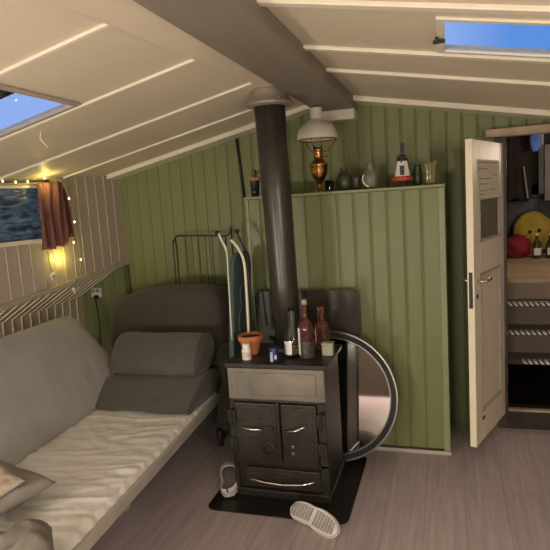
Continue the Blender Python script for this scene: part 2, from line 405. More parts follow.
# fairy lights
fl = thing('fairy_lights', lp(3.1, .02, 1.1), 'string of small yellow fairy lights around the red curtain', 'string lights')
path = [lp(2.3, .05, 1.80), lp(2.6, .05, 1.778), lp(2.75, .045, 1.772), lp(2.83, .045, 1.776), lp(2.93, .06, 1.795), lp(3.06, .07, 1.77), lp(3.08, .09, 1.68), lp(3.12, .08, 1.59), lp(3.15, .05, 1.5),
        lp(3.165, .05, 1.37), lp(3.2, .02, 1.29), lp(3.2, .02, 1.2), lp(3.12, .025, 1.13), lp(2.98, .03, 1.12)]
def smoothpath(p, k=5):
    out = []
    for i in range(len(p)-1):
        a, b, c, d = p[max(i-1, 0)], p[i], p[i+1], p[min(i+2, len(p)-1)]
        for j in range(k):
            t = j/k; out.append(.5*((2*b)+(c-a)*t+(2*a-5*b+4*c-d)*t*t+(-a+3*b-3*c+d)*t**3))
    return out+[p[-1]]
MB().tube(smoothpath(path), .0018, 6).build('cable', mat('cable_yellowish', (.4, .36, .2), .5), fl, smooth=True)
for p in (lp(2.745, .05, 1.765), lp(2.83, .05, 1.768), lp(2.93, .075, 1.79), lp(3.08, .098, 1.655), lp(3.15, .055, 1.5), lp(3.12, .06, 1.365), lp(2.66, .05, 1.77), lp(3.2, .025, 1.24)):
    MB().lathe([(.001, -.008), (.006, -.005), (.0075, 0), (.005, .006), (.001, .008)], p, 10, sx=.8, sy=.8).build('bulb', BULB, fl, smooth=True)
# adaptor plug hanging from the string
pl = thing('plug', lp(2.95, .03, 1.15), 'small white plug hanging on its cable below the red curtain', 'plug')
MB().tube(smoothpath([lp(2.93, .035, 1.33), lp(2.935, .03, 1.26), lp(2.945, .03, 1.19)]), .0018, 6).build('cable', BLACKP, pl, smooth=True)
MB().box(-.010, .010, -.018, .018, -.028, .016, Matrix.Translation(lp(2.95, .03, 1.165)) @ Euler((.5, .2, 0)).to_matrix().to_4x4()).build('plug_body', WHITEP, pl, bevel=.005)
pl = thing('pendant', lp(3.1, .04, 1.04), 'small white cable switch dangling under the side wall ledge', 'switch')
MB().tube(smoothpath([lp(3.14, .035, 1.13), lp(3.12, .045, 1.09), lp(3.105, .04, 1.06)]), .0018, 6).build('cable', BLACKP, pl, smooth=True)
MB().box(-.008, .008, -.01, .01, -.024, .012, Matrix.Translation(lp(3.1, .04, 1.045)) @ Euler((.4, 0, 0)).to_matrix().to_4x4()).build('switch_body', WHITEP, pl, bevel=.004)
# ceiling hook with a short curl of white string
h = Vector((-1.8, 2.2, zl(-1.8)))
tag(MB().tube(smoothpath([h+Vector((0,0,.0)), h+Vector((-.01,0,-.03)), h+Vector((.012,.0,-.055)), h+Vector((.03,0,-.075))]), .0035, 6).build('string_curl', TRIM, None, smooth=True), 'short curl of pale string hanging from the left roof slope', 'string')

# socket on the far wall
sk = thing('wall_socket', (-2.655, BW-.01, .9), 'white double wall socket with a black plug on the green wall', 'socket')
MB().box(-2.705, -2.615, BW-.02, BW-.002, .89, .965).build('socket_plate', WHITEP, sk, bevel=.006)
for a in (-2.683, -2.638):
    MB().lathe([(.017, 0), (.017, .006), (.014, .006), (.014, .002)], (0,0,0), 16, M=Matrix.Translation((a, BW-.02, .945)) @ Matrix.Rotation(PI/2, 4, 'X')).build('outlet', mat('socket_shadow', (.3, .28, .25), .5), sk)
pg = thing('power_plug', (-2.65, BW-.03, .86), 'black plug and cord in the wall socket, running down behind the sofa', 'plug')
MB().lathe([(.018, 0), (.018, .02), (.012, .035)], (0,0,0), 14, M=Matrix.Translation((-2.65, BW-.021, .895)) @ Matrix.Rotation(PI/2, 4, 'X')).build('plug_head', BLACKP, pg, smooth=False, bevel=.002)
MB().tube(smoothpath([Vector((-2.65, BW-.045, .88)), Vector((-2.648, BW-.04, .8)), Vector((-2.65, BW-.03, .66)), Vector((-2.68, BW-.03, .4)), Vector((-2.7, BW-.04, .1)), Vector((-2.7, BW-.04, .02))]), .0045, 8).build('cord', BLACKP, pg, smooth=True)

# cable down the far wall left of the flue
tag(MB().tube([(-1.388, BW-.008, 2.0), (-1.375, BW-.008, 1.8), (-1.36, BW-.008, 1.58)], .010, 8).build('wall_cable', BLACKP, None, smooth=True), 'black cable running down the green wall behind the flue', 'cable')

# ------------------------------------------------------------------ half height partition
PY = 3.235; PX0, PX1, PZ = -1.195, -.012, 1.588
rp = sroot('wall_partition', (-.6, PY, 0)); rp['label'] = 'green boarded partition carrying a shelf'
mb = boards('p', GREEN, PX0+.02, PX1-.035, lambda u, o, z: Vector((u, PY-o, z)), lambda u: .03, lambda u: PZ-.02, pitch=.0955, phase=-.05)
mb.build('front_boards', GREEN, rp)
mb = MB().box(PX0, PX0+.022, PY-.006, PY+.03, 0.02, PZ-.018).box(PX1-.037, PX1, PY-.008, PY+.035, .02, PZ-.018)
mb.build('corner_post', GREEN2, rp, bevel=.004)
MB().box(PX1-.018, PX1-.002, PY+.035, BW-.021, 0.0, PZ-.018).build('side_panel', GREEN, rp)
MB().box(PX0+.002, PX0+.018, PY+.03, BW-.021, 0.0, PZ-.018).build('side_panel', GREEN, rp)
MB().box(PX0-.004, PX1+.004, PY-.014, BW-.021, PZ-.018, PZ).build('shelf_top', GREEN2, rp, bevel=.005)
struct('baseboard_partition', MB().box(PX0, PX1+.006, PY-.022, PY-.006, 0, .022), mat('skirting_grey', (.45, .42, .36), .5), 'thin pale skirting strip under the partition', bevel=.004)

# ------------------------------------------------------------------ door
ang = math.atan2(3.68-3.14, .322-.121)
dr = sroot('door_1', (.131, 3.135, .0), ang); dr['label'] = 'cream painted narrow door standing open'
DL, DB, DT, TH = .60, .10, 1.81, .036
def dz(s): return DT + .035*s/.6
mb = MB()
def dbox(mb, s0, s1, z0, z1, y0=0, y1=TH): mb.box(s0, s1, y0, y1, z0, z1)
mb.box(0.0, .105, 0, TH, DB, DT); mb.box(.49, DL, 0, TH, DB, DT)
mb.box(.105, .49, 0, TH, DB, .27); mb.box(.105, .49, 0, TH, 1.08, 1.255); mb.box(.105, .49, 0, TH, 1.50, DT)
mb.box(.105, .49, .012, TH-.012, .27, 1.08)
mb.build('door_leaf', DOORP, dr, local=True, bevel=.003)
mb = MB()
for (s0, s1, z0, z1) in ((.105, .49, .27, 1.08), (.105, .49, 1.255, 1.50)):
    w = .014
    mb.box(s0, s0+w, -.003, .012, z0, z1); mb.box(s1-w, s1, -.003, .012, z0, z1); mb.box(s0, s1, -.003, .012, z0, z0+w); mb.box(s0, s1, -.003, .012, z1-w, z1)
mb.build('panel_moulding', mat('moulding_shade', (.42, .37, .3), .5), dr, local=True, bevel=.003)
MB().box(-.0025, 0, .0, TH, DB, DT).build('door_edge', DOORE, dr, local=True)
MB().box(.105, .49, .014, .02, 1.255, 1.5).build('pane', FROST, dr, local=True)
lk = MB().box(-.005, -.0015, .008, TH-.008, .90, 1.10).build('lock_plate', BLACKP, dr, local=True)
for sgn, y in ((-1, 0), (1, TH)):
    hb = MB(); y0, y1 = (y-.045, y-.036) if sgn < 0 else (y+.036, y+.045)
    hb.tube([(.045, y, 1.045), (.045, y + sgn*.042, 1.045)], .008, 10)
    hb.tube([(.045, y+sgn*.042, 1.045), (.11, y+sgn*.045, 1.047), (.15, y+sgn*.042, 1.045)], .011, 10)
    hb.build('door_handle', CHROME if sgn < 0 else CHROME, dr, local=True, smooth=True)
MB().lathe([(.014, 0), (.014, .003)], (0,0,0), 14, M=Matrix.Translation((.045, 0, .96)) @ Matrix.Rotation(PI/2, 4, 'X')).build('keyhole', BLACKP, dr, local=True)
MB().box(.10, .14, -.006, 0, .225, .245).build('bottom_latch', STEEL, dr, local=True, bevel=.002)
for z in (.3, 1.62):
    MB().tube([(DL+.004, -.004, z), (DL+.004, -.004, z+.09)], .007, 10).build('hinge', STEEL, dr, local=True, smooth=True)
nt = MB().box(.075, .475, -.0025, -.0005, 1.50, 1.705)
nt.build('notice_paper', PAPER, dr, local=True)
ink = MB()
for z, a, b in ((1.69, .09, .44), (1.655, .09, .25), (1.602, .10, .33), (1.572, .10, .26), (1.54, .28, .40), (1.535, .10, .24), (1.515, .10, .2), (1.62, .36, .44)):
    ink.box(a, b, -.0035, -.0024, z-.0025, z+.0025)
ink.build('writing', INK, dr, local=True)

# doorway frame, lintel, sill
mb = MB().box(DX0-.05, DX0+.012, BW-.014, BW+.10, 0, DZ-.016).box(DX1-.02, DX1+.02, BW-.012, BW+.1, 0, DZ)
struct('trim_%d' % n, mb, DARKW, 'dark jambs of the doorway', bevel=.003); n += 1
mb = MB().box(.225, 1.12, 3.585, BW+.0, 1.845, 1.892)
struct('trim_%d' % n, mb, LINTEL, 'bare wooden lintel board over the doorway', bevel=.004); n += 1
mb = MB().box(DX0, DX1, BW-.015, BW+.12, 0, .125)
struct('trim_%d' % n, mb, mat('sill_wood', (.03, .022, .016), .5, var=.2), 'worn wooden sill of the doorway', bevel=.006); n += 1

struct('trim_%d' % n, MB().box(DX0+.012, DX1-.02, BW-.02, BW+.02, .118, .132), LINTEL, 'thin paler strip drawing the lit edge of the doorway sill', bevel=.003); n += 1  # light on the sill's top edge, modelled as a paler strip
# ------------------------------------------------------------------ room beyond the doorway
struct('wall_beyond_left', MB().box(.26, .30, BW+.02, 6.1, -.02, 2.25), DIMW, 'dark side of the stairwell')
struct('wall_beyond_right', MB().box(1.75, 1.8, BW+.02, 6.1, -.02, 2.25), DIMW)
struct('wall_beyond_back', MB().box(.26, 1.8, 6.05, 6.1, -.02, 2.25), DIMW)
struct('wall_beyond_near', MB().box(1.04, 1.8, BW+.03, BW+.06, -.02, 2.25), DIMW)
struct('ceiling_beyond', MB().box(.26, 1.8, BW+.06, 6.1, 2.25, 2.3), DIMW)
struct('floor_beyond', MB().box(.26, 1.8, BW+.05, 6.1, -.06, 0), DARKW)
LZ = .905
struct('floor_landing', MB().box(.30, 1.75, 4.13, 6.05, LZ-.03, LZ), LAND, 'beige landing at the top of the steps', bevel=.004)
struct('wall_landing_front', MB().box(.30, 1.75, 4.15, 4.17, .74, LZ-.03), mat('landing_front', (.27, .2, .15), .6), 'brown board under the landing edge')
st = thing('stairs', (.7, 4.0, 0), 'steep wooden steps with white striped edging beyond the doorway', 'stairs')
for k, (y, z) in enumerate(((4.03, .757), (3.945, .577), (3.875, .395))):
    t = MB().box(.30, 1.30, y, y+.20, z-.028, z).build('tread', RISER, st, bevel=.004)
    MB().box(.302, 1.298, y-.003, y, z-.028, z).build('nosing', BLACKP, t)
    bb = MB(); x = .47 if k == 2 else .33
    while x < 1.24:
        bb.hexa([(x, y-.006, z-.024), (x+.019, y-.006, z-.024), (x, y-.003, z-.024), (x+.019, y-.003, z-.024),
                 (x-.016, y-.006, z-.003), (x+.003, y-.006, z-.003), (x-.016, y-.003, z-.003), (x+.003, y-.003, z-.003)])
        bb.box(x-.016, x+.003, y, y+.035, z, z+.0015)
        x += .034
    bb.build('grip_stripes', STRIPEM, t)
    if k < 2: MB().box(.30, 1.30, y+.12, y+.135, z-.19, z-.028).build('riser', RISER, st)
MB().box(1.30, 1.33, 3.86, 4.15, .0, .80).build('stringer', DARKW, st)

def at(px, py, y): return on(px, py, y=y)
# things on the landing (y about 5.4)
def bottle(name, c, h, r, m, label, cat='bottle', neck=.3, labelm=None, capm=None, group=None, lz=(.2, .5), nr=.32):
    c = Vector(c); b = thing(name, c, label, cat, group)
    sh = h*(1-neck)
    MB().lathe([(r*.85, 0), (r, .01), (r, sh*.82), (r*.9, sh*.92), (r*.55, sh*1.02), (r*nr, sh*1.12), (r*nr, h*.95), (r*nr*1.2, h*.955), (r*nr*1.2, h*.985), (r*nr, h)], c, 20).build('bottle_body', m, b, smooth=True)
    if labelm:
        n = 12; mb = MB(); a0 = -PI/2-1.0+ .15
        rs = [[c+Vector((r*1.015*math.cos(a0+2.0*i/n), r*1.015*math.sin(a0+2.0*i/n), z)) for i in range(n+1)] for z in (sh*lz[0], sh*lz[1])]
        mb.rings(rs, closed=False, cap=False).build('bottle_label', labelm, b, smooth=True)
    if capm: MB().lathe([(r*nr*1.25, h*.93), (r*nr*1.25, h*1.01), (r*nr*.9, h*1.02)], c, 14).build('cap', capm, b, smooth=True)
    return b
YC = 5.35
p = at(536, 252, YC)
bottle('bottle', (p.x, YC-.05, LZ), .215, .037, GLASSD, 'dark bottle with white cap and label on the landing, beside the red cloth', labelm=LABELW, capm=LABELW, lz=(.2, .62))
p = at(549.5, 252, YC)
bottle('bottle', (p.x, YC-.05, LZ), .215, .037, GLASSD, 'dark bottle at the right edge of the doorway view on the landing', labelm=LABELW, capm=LABELW, lz=(.2, .62))

def blob(c, sx, sy, sz, seed=0, amp=.12, fr=2.2, nu=28, nv=18):
    mb = MB(); rs = []
    for j in range(nv+1):
        th = PI*j/nv; ring = []
        for i in range(nu):
            ph = 2*PI*i/nu
            d = Vector((math.sin(th)*math.cos(ph), math.sin(th)*math.sin(ph), -math.cos(th)))
            k = 1+amp*noise.noise(d*fr+Vector((seed, seed*2, 0)))
            ring.append(Vector(c)+Vector((d.x*sx*k, d.y*sy*k, d.z*sz*k)))
        rs.append(ring)
    return mb.rings(rs)
p = at(519, 240, YC)
tag(blob((p.x-.02, YC+.03, LZ+.10), .12, .10, .105, 3, .28, 3).build('red_cloth_bundle', REDC, None, smooth=True), 'crumpled dark red cloth bundle lying on the landing', 'cloth')
# yellow cushion
p = at(533, 222, YC+.28); yc = Vector((p.x, YC+.30, p.z))
yr = thing('yellow_cushion', (yc.x, yc.y, LZ), 'round yellow plush cushion with two dark spots standing on the landing', 'cushion')
blob((yc.x, yc.y, LZ+.20), .175, .08, .198, 1, .08).build('cushion_body', YEL, yr, smooth=True)
for dx, dzz in ((-.035, -.0), (.045, .012)):
    MB().lathe([(.001, -.01), (.013, -.006), (.016, 0), (.013, .006), (.001, .01)], (0,0,0), 14, M=Matrix.Translation((yc.x+dx, yc.y-.083, LZ+.215+dzz)) @ Matrix.Rotation(PI/2, 4, 'X') ).build('spot', BLACKP, yr, smooth=True)
# black crate with drinking glasses
p = at(527, 208, 5.75)
cr = thing('black_cabinet', (.83, 5.8, LZ), 'low black cabinet at the back of the landing', 'cabinet')
MB().box(.52, 1.12, 5.86, 6.02, LZ, LZ+.52).build('cabinet_body', BLACKP, cr, bevel=.006)
MB().box(.50, 1.14, 5.84, 6.03, LZ+.52, LZ+.55).build('cabinet_top', DARKW, cr, bevel=.004)
MB().box(.57, .81, 5.845, 5.86, LZ+.05, LZ+.48).build('door', BLACKP, cr, bevel=.003)
MB().box(.84, 1.08, 5.845, 5.86, LZ+.05, LZ+.48).build('door', BLACKP, cr, bevel=.003)
for k, px in enumerate((522, 529, 536)):
    p = at(px, 199, 5.9)
    tag(MB().lathe([(.022, 0), (.024, .004), (.028, .09), (.026, .09), (.022, .006), (.001, .006)], (p.x, 5.91, LZ+.55), 16).build('drinking_glass', GLASSC, None, smooth=True),
        'clear drinking glass standing in a row on the low black cabinet', 'glass', 'glasses on the black cabinet')
# hanging coat
p = at(518, 160, 5.6)
ct = thing('hanging_coat', (p.x, 5.62, 1.5), 'dark brown coat hanging in the stairwell left of the pale post', 'coat')
bm = MB(); rs = []
for j in range(15):
    v = j/14; z = 1.42+.72*v; w = .135*(1-.25*v)-(.07*max(0, v-.85)/.15)
    rs.append([Vector((p.x-.01+w*math.cos(2*PI*i/28), 5.64+.05*math.sin(2*PI*i/28)*(1+.4*math.sin(i*2.1+v)), z+.025*math.sin(i*1.3)*(1-v))) for i in range(28)])
bm.rings(rs).build('coat_body', COAT, ct, smooth=True)
MB().tube([(p.x-.01, 5.64, 2.13), (p.x-.01, 5.64, 2.2), (p.x+.01, 5.64, 2.23)], .005).build('hook', STEEL, ct, smooth=True)
tag(MB().box(.04, .055, -.01, .01, -.0, .30, Matrix.Translation((p.x+.03, 5.56, 1.42)) @ Euler((0, -.12, 0)).to_matrix().to_4x4()).build('hanging_scarf', mat('pale_scarf', (.3, .27, .2), .8), None, bevel=.004), 'narrow pale scarf hanging beside the dark coat', 'scarf')
p = at(541, 175, 5.5)
tag(MB().box(at(541,175,5.92).x-.022, at(541,175,5.92).x+.022, 5.90, 5.94, LZ+.551, 2.249).build('post', TRIM, None, bevel=.004), 'slim pale wooden post rising behind the black cabinet top', 'post')
p = at(535, 142, 5.42)
tag(blob((p.x+.0, 5.37, p.z), .045, .03, .08, 5, .22, 2.5).build('glowing_blue_cloth', BLUEC, None, smooth=True), 'small blue cloth with added glow hanging near the top of the doorway', 'cloth')
bc = bpy.data.objects['glowing_blue_cloth']
MB().tube([(0, 0, .12), (0, 0, 2.25-bc.location.z)], .004, 6).build('cord', BLACKP, bc, local=True)
p = at(550, 175, 5.55)
tag(MB().box(p.x-.045, p.x+.25, 5.54, 5.56, 1.40, 1.90).build('wall_board', mat('grey_board', (.22, .2, .17), .7), None, bevel=.003), 'plain grey board right of the pale post', 'board')

# ------------------------------------------------------------------ hearth plate, stove, flue
def rrect(x0, x1, y0, y1, r, n=6):
    out = []
    for cx, cy, a in ((x1-r, y1-r, 0), (x0+r, y1-r, PI/2), (x0+r, y0+r, PI), (x1-r, y0+r, 3*PI/2)):
        out += [(cx+r*math.cos(a+PI/2*i/n), cy+r*math.sin(a+PI/2*i/n)) for i in range(n+1)]
    return out
tag(MB().prism(rrect(-1.225, -.485, 2.40, 3.12, .05), 'z', 0.0, .006).build('hearth_plate', MATM, None, bevel=.002), 'black floor plate with rounded corners under the stove', 'floor plate')
SX0, SX1, SY0, SY1 = -1.115, -.590, 2.56, 2.95
sv = thing('wood_stove', ((SX0+SX1)/2, 2.75, .006), 'black cast iron wood stove with grey upper panel on its floor plate', 'stove')
MB().box(SX0+.012, SX1-.012, SY0+.01, SY1, .05, .715).build('stove_body', BLACKM, sv, bevel=.01)
MB().box(SX0+.0, SX1-.0, SY0-.006, SY1+.0, .006, .052).build('plinth', BLACKM, sv, bevel=.008)
MB().box(SX0-.006, SX1+.012, SY0-.014, SY1+.01, .712, .738).build('top_plate', BLACKM, sv, bevel=.006)
MB().box(SX0+.004, SX1-.006, SY0-.006, SY0+.012, .545, .712).build('upper_panel', GREYE, sv, bevel=.006)
MB().box(SX0+.055, SX1-.05, SY0-.012, SY0-.004, .575, .69).build('embossed_field', GREYE, sv, bevel=.004)
fr = MB().box(SX0+.004, SX0+.03, SY0-.006, SY0+.01, .05, .545).box(SX1-.05, SX1-.006, SY0-.006, SY0+.01, .05, .545).box(SX0+.004, SX1-.006, SY0-.006, SY0+.01, .195, .215).box(SX0+.004, SX1-.006, SY0-.006, SY0+.01, .533, .547)
fr.build('front_frame', BLACKM, sv, bevel=.004)
DK = mat('stove_door_iron', (.042, .038, .032), .38, .4, var=.25, scale=10, bump=.25, bscale=70)
ld = MB().box(SX0+.032, -.858, SY0-.016, SY0+.008, .218, .53).build('door', DK, sv, bevel=.006)
rd = MB().box(-.832, -.645, SY0-.016, SY0+.008, .218, .53).build('door', DK, sv, bevel=.006)
MB().box(-.858, -.836, SY0-.024, SY0+.0, .215, .54).build('door_mullion', BLACKM, sv, bevel=.006)
MB().box(SX0+.05, -.875, SY0-.020, SY0-.015, .395, .51).build('door_panel', DK, ld, bevel=.003)
MB().box(SX0+.05, -.875, SY0-.020, SY0-.015, .235, .36).build('door_panel', DK, ld, bevel=.003)
MB().box(-.815, -.66, SY0-.020, SY0-.015, .235, .51).build('door_panel', DK, rd, bevel=.003)
MB().lathe([(.036, 0), (.036, .006), (.028, .008), (.026, .003), (.012, .003), (.012, .012), (.004, .014)], (0,0,0), 22, M=Matrix.Translation((-.905, SY0-.020, .295)) @ Matrix.Rotation(PI/2, 4, 'X')).build('air_vent', DK, ld)
MB().tube([(-1.035, SY0-.02, .407), (-1.03, SY0-.045, .405), (-.98, SY0-.05, .402), (-.925, SY0-.045, .402)], .0055, 8).build('handle', CHROME, ld, smooth=True)
MB().box(-.94, -.87, SY0-.03, SY0-.015, .393, .413).build('latch', BLACKM, ld, bevel=.003)
MB().tube([(-.808, SY0-.02, .395), (-.80, SY0-.045, .398), (-.75, SY0-.052, .408), (-.705, SY0-.05, .43), (-.695, SY0-.02, .434)], .0055, 8).build('handle', CHROME, rd, smooth=True)
for z in (.31, .275):
    MB().lathe([(.009, 0), (.009, .006), (.001, .008)], (0,0,0), 12, M=Matrix.Translation((-.775, SY0-.019, z)) @ Matrix.Rotation(PI/2, 4, 'X')).build('rivet', STEEL, rd)
for x in (SX0+.018, SX1-.03):
    for z in ((.455, .30)):
        MB().box(x-.022, x+.022, SY0-.028, SY0-.004, z-.035, z+.035).tube([(x, SY0-.028, z-.045), (x, SY0-.028, z+.045)], .009, 8).build('hinge', BLACKM, sv, bevel=.003)
dw = MB().box(-1.045, -.64, SY0-.014, SY0+.008, .07, .178).build('ash_drawer', DK, sv, bevel=.006)
MB().tube([(-1.02, SY0-.014, .125), (-1.015, SY0-.035, .123), (-.93, SY0-.04, .112), (-.84, SY0-.042, .108), (-.74, SY0-.04, .115), (-.675, SY0-.035, .132), (-.67, SY0-.014, .135)], .006, 8).build('handle', CHROME, dw, smooth=True)
MB().lathe([(.105, 0), (.105, .018), (.085, .03)], (-.86, 2.86, .738), 28).build('flue_collar', BLACKM, sv, smooth=False, bevel=.004)
# flue
FT = zr(-.88) if False else zl(-.885)
fl_ = thing('flue_pipe', (-.86, 2.86, .77), 'dark grey stove pipe rising from stove to ceiling collar', 'flue pipe')
def fpt(z): t = (z-.76)/1.36; return Vector((-.858-.026*t, 2.86, z))
mb = MB(); mb.rings([[fpt(z)+Vector((r*math.cos(2*PI*i/36), r*math.sin(2*PI*i/36), 0)) for i in range(36)] for z, r in ((.752, .073), (1.1, .076), (1.6, .080), (2.10, .083))])
mb.build('pipe', FLUEM, fl_, smooth=True)
MB().lathe([(.088, -.012), (.088, .012)], fpt(1.28), 32).build('joint_band', FLUEM, fl_, smooth=True) if False else None
MB().lathe([(.093, -.055), (.128, -.048), (.130, -.038), (.118, -.03), (.104, -.006), (.10, .012), (.10, .05), (.085, .05)], (fpt(2.1).x, 2.86, 2.098), 32).build('ceiling_collar', mat('pale_collar', (.30, .27, .22), .3, .3), fl_, smooth=True)
for a in (-2.3, -.8, 2.5):
    MB().lathe([(.006, 0), (.006, .01), (.001, .013)], (fpt(2.1).x+.114*math.cos(a), 2.86+.114*math.sin(a), 2.065), 10).build('screw', CHROME, fl_)

# heat shield behind stove
pr = [(x, z) for x, z in rrect(-1.145, -.505, .0, 1.012, .045)]
tag(MB().prism(pr, 'y', 3.145, 3.152).build('heat_shield', SHIELD, None, bevel=.002), 'dark metal heat shield with rounded corners behind the stove', 'heat shield')

# round mirror leaning right of the stove
mr = thing('round_mirror', (-.69, 3.13, 0.0), 'large round black rimmed mirror on the floor behind the stove', 'mirror')
MR = Matrix.Translation((-.675, 3.075, .392)) @ Matrix.Rotation(R_(82.5), 4, 'X')
def ring(r0, r1, z0, z1, nm, m, par):
    MB().lathe([(r0, z0), (r1, z0), (r1, z1), (r0, z1), (r0, z0)], (0,0,0), 72, M=MR, cap=False).build(nm, m, par, smooth=False, bevel=.001)
MB().lathe([(.344, .004), (.344, .008), (.0005, .008)], (0,0,0), 72, M=MR).build('mirror_glass', MIRROR, mr)
MB().lathe([(.385, -.012), (.385, .0), (.0005, .0)], (0,0,0), 72, M=MR).build('backing', BLACKP, mr)
ring(.345, .378, .0, .022, 'rim', RUBBER, mr)
ring(.376, .386, -.006, .03, 'outer_edge', STEEL, mr)
ring(.340, .347, .01, .026, 'inner_edge', STEEL, mr)

# ------------------------------------------------------------------ things on the stove
TZ = .738
def pot():
    c = Vector((-1.037, 2.735, TZ)); p = thing('terracotta_pot', c, 'terracotta flower pot with dry soil on the stove, beside the pill bottle', 'plant pot')
    MB().lathe([(.04, 0), (.058, .075), (.066, .075), (.068, .105), (.060, .105), (.055, .085), (.001, .085)], c, 28).build('pot_body', TERRA, p, smooth=False, bevel=.002)
    blob(c+Vector((0, 0, .088)), .055, .055, .012, 2, .3, 6).build('soil', SOIL, p, smooth=True)
pot()
c = Vector((-1.022, 2.625, TZ)); pb = thing('pill_bottle', c, 'small white pill bottle with white cap on the stove before the terracotta pot', 'pill bottle')
MB().lathe([(.023, 0), (.025, .004), (.025, .052), (.017, .062), (.017, .066)], c, 22).build('bottle_body', WHITEP, pb, smooth=True)
MB().lathe([(.020, .062), (.020, .084), (.017, .086), (.001, .086)], c, 22).build('cap', LABELW, pb)
MB().lathe([(.0255, .014), (.0255, .044)], c, 22, cap=False).build('paper_label', mat('yellowed_label', (.6, .55, .42), .6, var=.25, scale=60), pb, smooth=True)
c = Vector((-.862, 2.60, TZ)); cn = thing('small_can', c, 'small dark blue can with blue and white label on the stove front edge', 'can')
MB().lathe([(.024, 0), (.026, .004), (.026, .072), (.023, .078), (.021, .078), (.021, .074), (.001, .074)], c, 24).build('can_body', BLUEL, cn, smooth=True)
mb = MB(); mb.rings([[c+Vector((.0267*math.cos(a), .0267*math.sin(a), z)) for a in [-2.15+i*.12 for i in range(6)]] for z in (.006, .055)], closed=False, cap=False)
mb.rings([[c+Vector((.0267*math.cos(a), .0267*math.sin(a), z)) for a in [-1.25+i*.1 for i in range(6)]] for z in (.018, .040)], closed=False, cap=False)
mb.build('paper_label', mat('pale_blue_label', (.42, .48, .62), .5), cn, smooth=True)
MB().box(-.93, -.885, 2.72, 2.725, TZ, TZ+.004, ).build('x', LABELW, None).name = 'match_stick'
ms = bpy.data.objects['match_stick']; tag(ms, 'short pale match lying on the stove between pot and blue can', 'match')
# bottles
c = Vector((-.787, 2.70, TZ)); b1 = thing('glass_carafe', c, 'clear glass bottle with tall neck and white label, left of the red bottle', 'bottle')
MB().lathe([(.04, 0), (.044, .006), (.046, .06), (.044, .10), (.03, .14), (.019, .165), (.0165, .24), (.019, .245), (.019, .255), (.016, .256), (.014, .24), (.016, .165), (.027, .137), (.041, .10), (.043, .06), (.04, .01), (.001, .008)], c, 24).build('bottle_body', GLASSC, b1, smooth=True)
mb = MB(); mb.rings([[c+Vector((.0475*math.cos(a), .0475*math.sin(a), z)) for a in [-2.5+i*.13 for i in range(9)]] for z in (.02, .09)], closed=False, cap=False)
mb.build('paper_label', LABELW, b1, smooth=True)
MB().lathe([(.038, .01), (.040, .05), (.001, .05)], c, 24).build('contents', mat('brown_contents', (.2, .12, .05), .3, var=.2), b1, smooth=True)
b2 = bottle('sauce_bottle', (-.712, 2.69, TZ), .30, .040, GLASSR, 'tallest bottle on the stove, reflections tinted red into its glass, dark base and pale cap', neck=.36, capm=mat('tan_cap', (.35,.3,.22), .4), nr=.30)
mb = MB().lathe([(.0405, .004), (.0412, .02), (.0412, .085), (.0405, .09)], (-.712, 2.69, TZ), 24, cap=False); mb.build('wrap_label', mat('dark_label', (.05, .05, .04), .4, var=.5, scale=40), b2, smooth=True)
mb = MB(); c = Vector((-.712, 2.69, TZ)); mb.rings([[c+Vector((.0418*math.cos(a), .0418*math.sin(a), z)) for a in [-2.75+i*.1 for i in range(7)]] for z in (.02, .16)], closed=False, cap=False); mb.build('paper_label', LABELW, b2, smooth=True)
bottle('sauce_bottle', (-.655, 2.83, TZ), .24, .036, GLASSR, 'shorter red bottle on the stove behind the tallest bottle', neck=.34, nr=.34)
bottle('sauce_bottle', (-.685, 2.90, TZ), .225, .03, GLASSC, 'slim clear bottle at the back of the stove between the two red bottles', neck=.4, nr=.34)
bx_ = thing('small_box', (-.612, 2.74, TZ), 'small pale greenish square box at the right end of the stove', 'box')
MB().box(-.640, -.582, 2.72, 2.765, TZ, TZ+.058).build('box_body', WAX, bx_, bevel=.005)
MB().box(-.642, -.580, 2.718, 2.767, TZ+.058, TZ+.068).build('lid', WAX, bx_, bevel=.003)

# ------------------------------------------------------------------ shelf things
SZ = PZ; SYY = 3.32
# pot with succulent, left end of shelf
c = Vector((-1.147, 3.30, SZ)); p = thing('potted_plant', c, 'small dark pot with clay rim and dry plant on the shelf left of the flue', 'plant')
MB().lathe([(.024, 0), (.030, .09), (.033, .10), (.028, .10), (.001, .095)], c, 22).build('pot_body', BLACKP, p, smooth=True)
MB().lathe([(.034, .098), (.035, .118), (.029, .118), (.027, .104), (.001, .104)], c, 22).build('pot_rim', PINKT, p)
mb = MB()
for k in range(26):
    a = k*2.4; l = .04+.03*random.random(); t = Vector((math.cos(a)*.03*random.random()*1.5, math.sin(a)*.03, l))
    s0 = c+Vector((0, 0, .105)); mb.tube([s0+Vector((math.cos(a)*.008, math.sin(a)*.008, 0)), s0+t*.6+Vector((0, 0, .01)), s0+t], [.003, .005, .001], 5)
mb.build('leaves', LEAF, p, smooth=True)
MB().lathe([(.001, -.004), (.0055, 0), (.001, .004)], c+Vector((.004, -.029, .028)), 10).build('white_dot', LABELW, p)

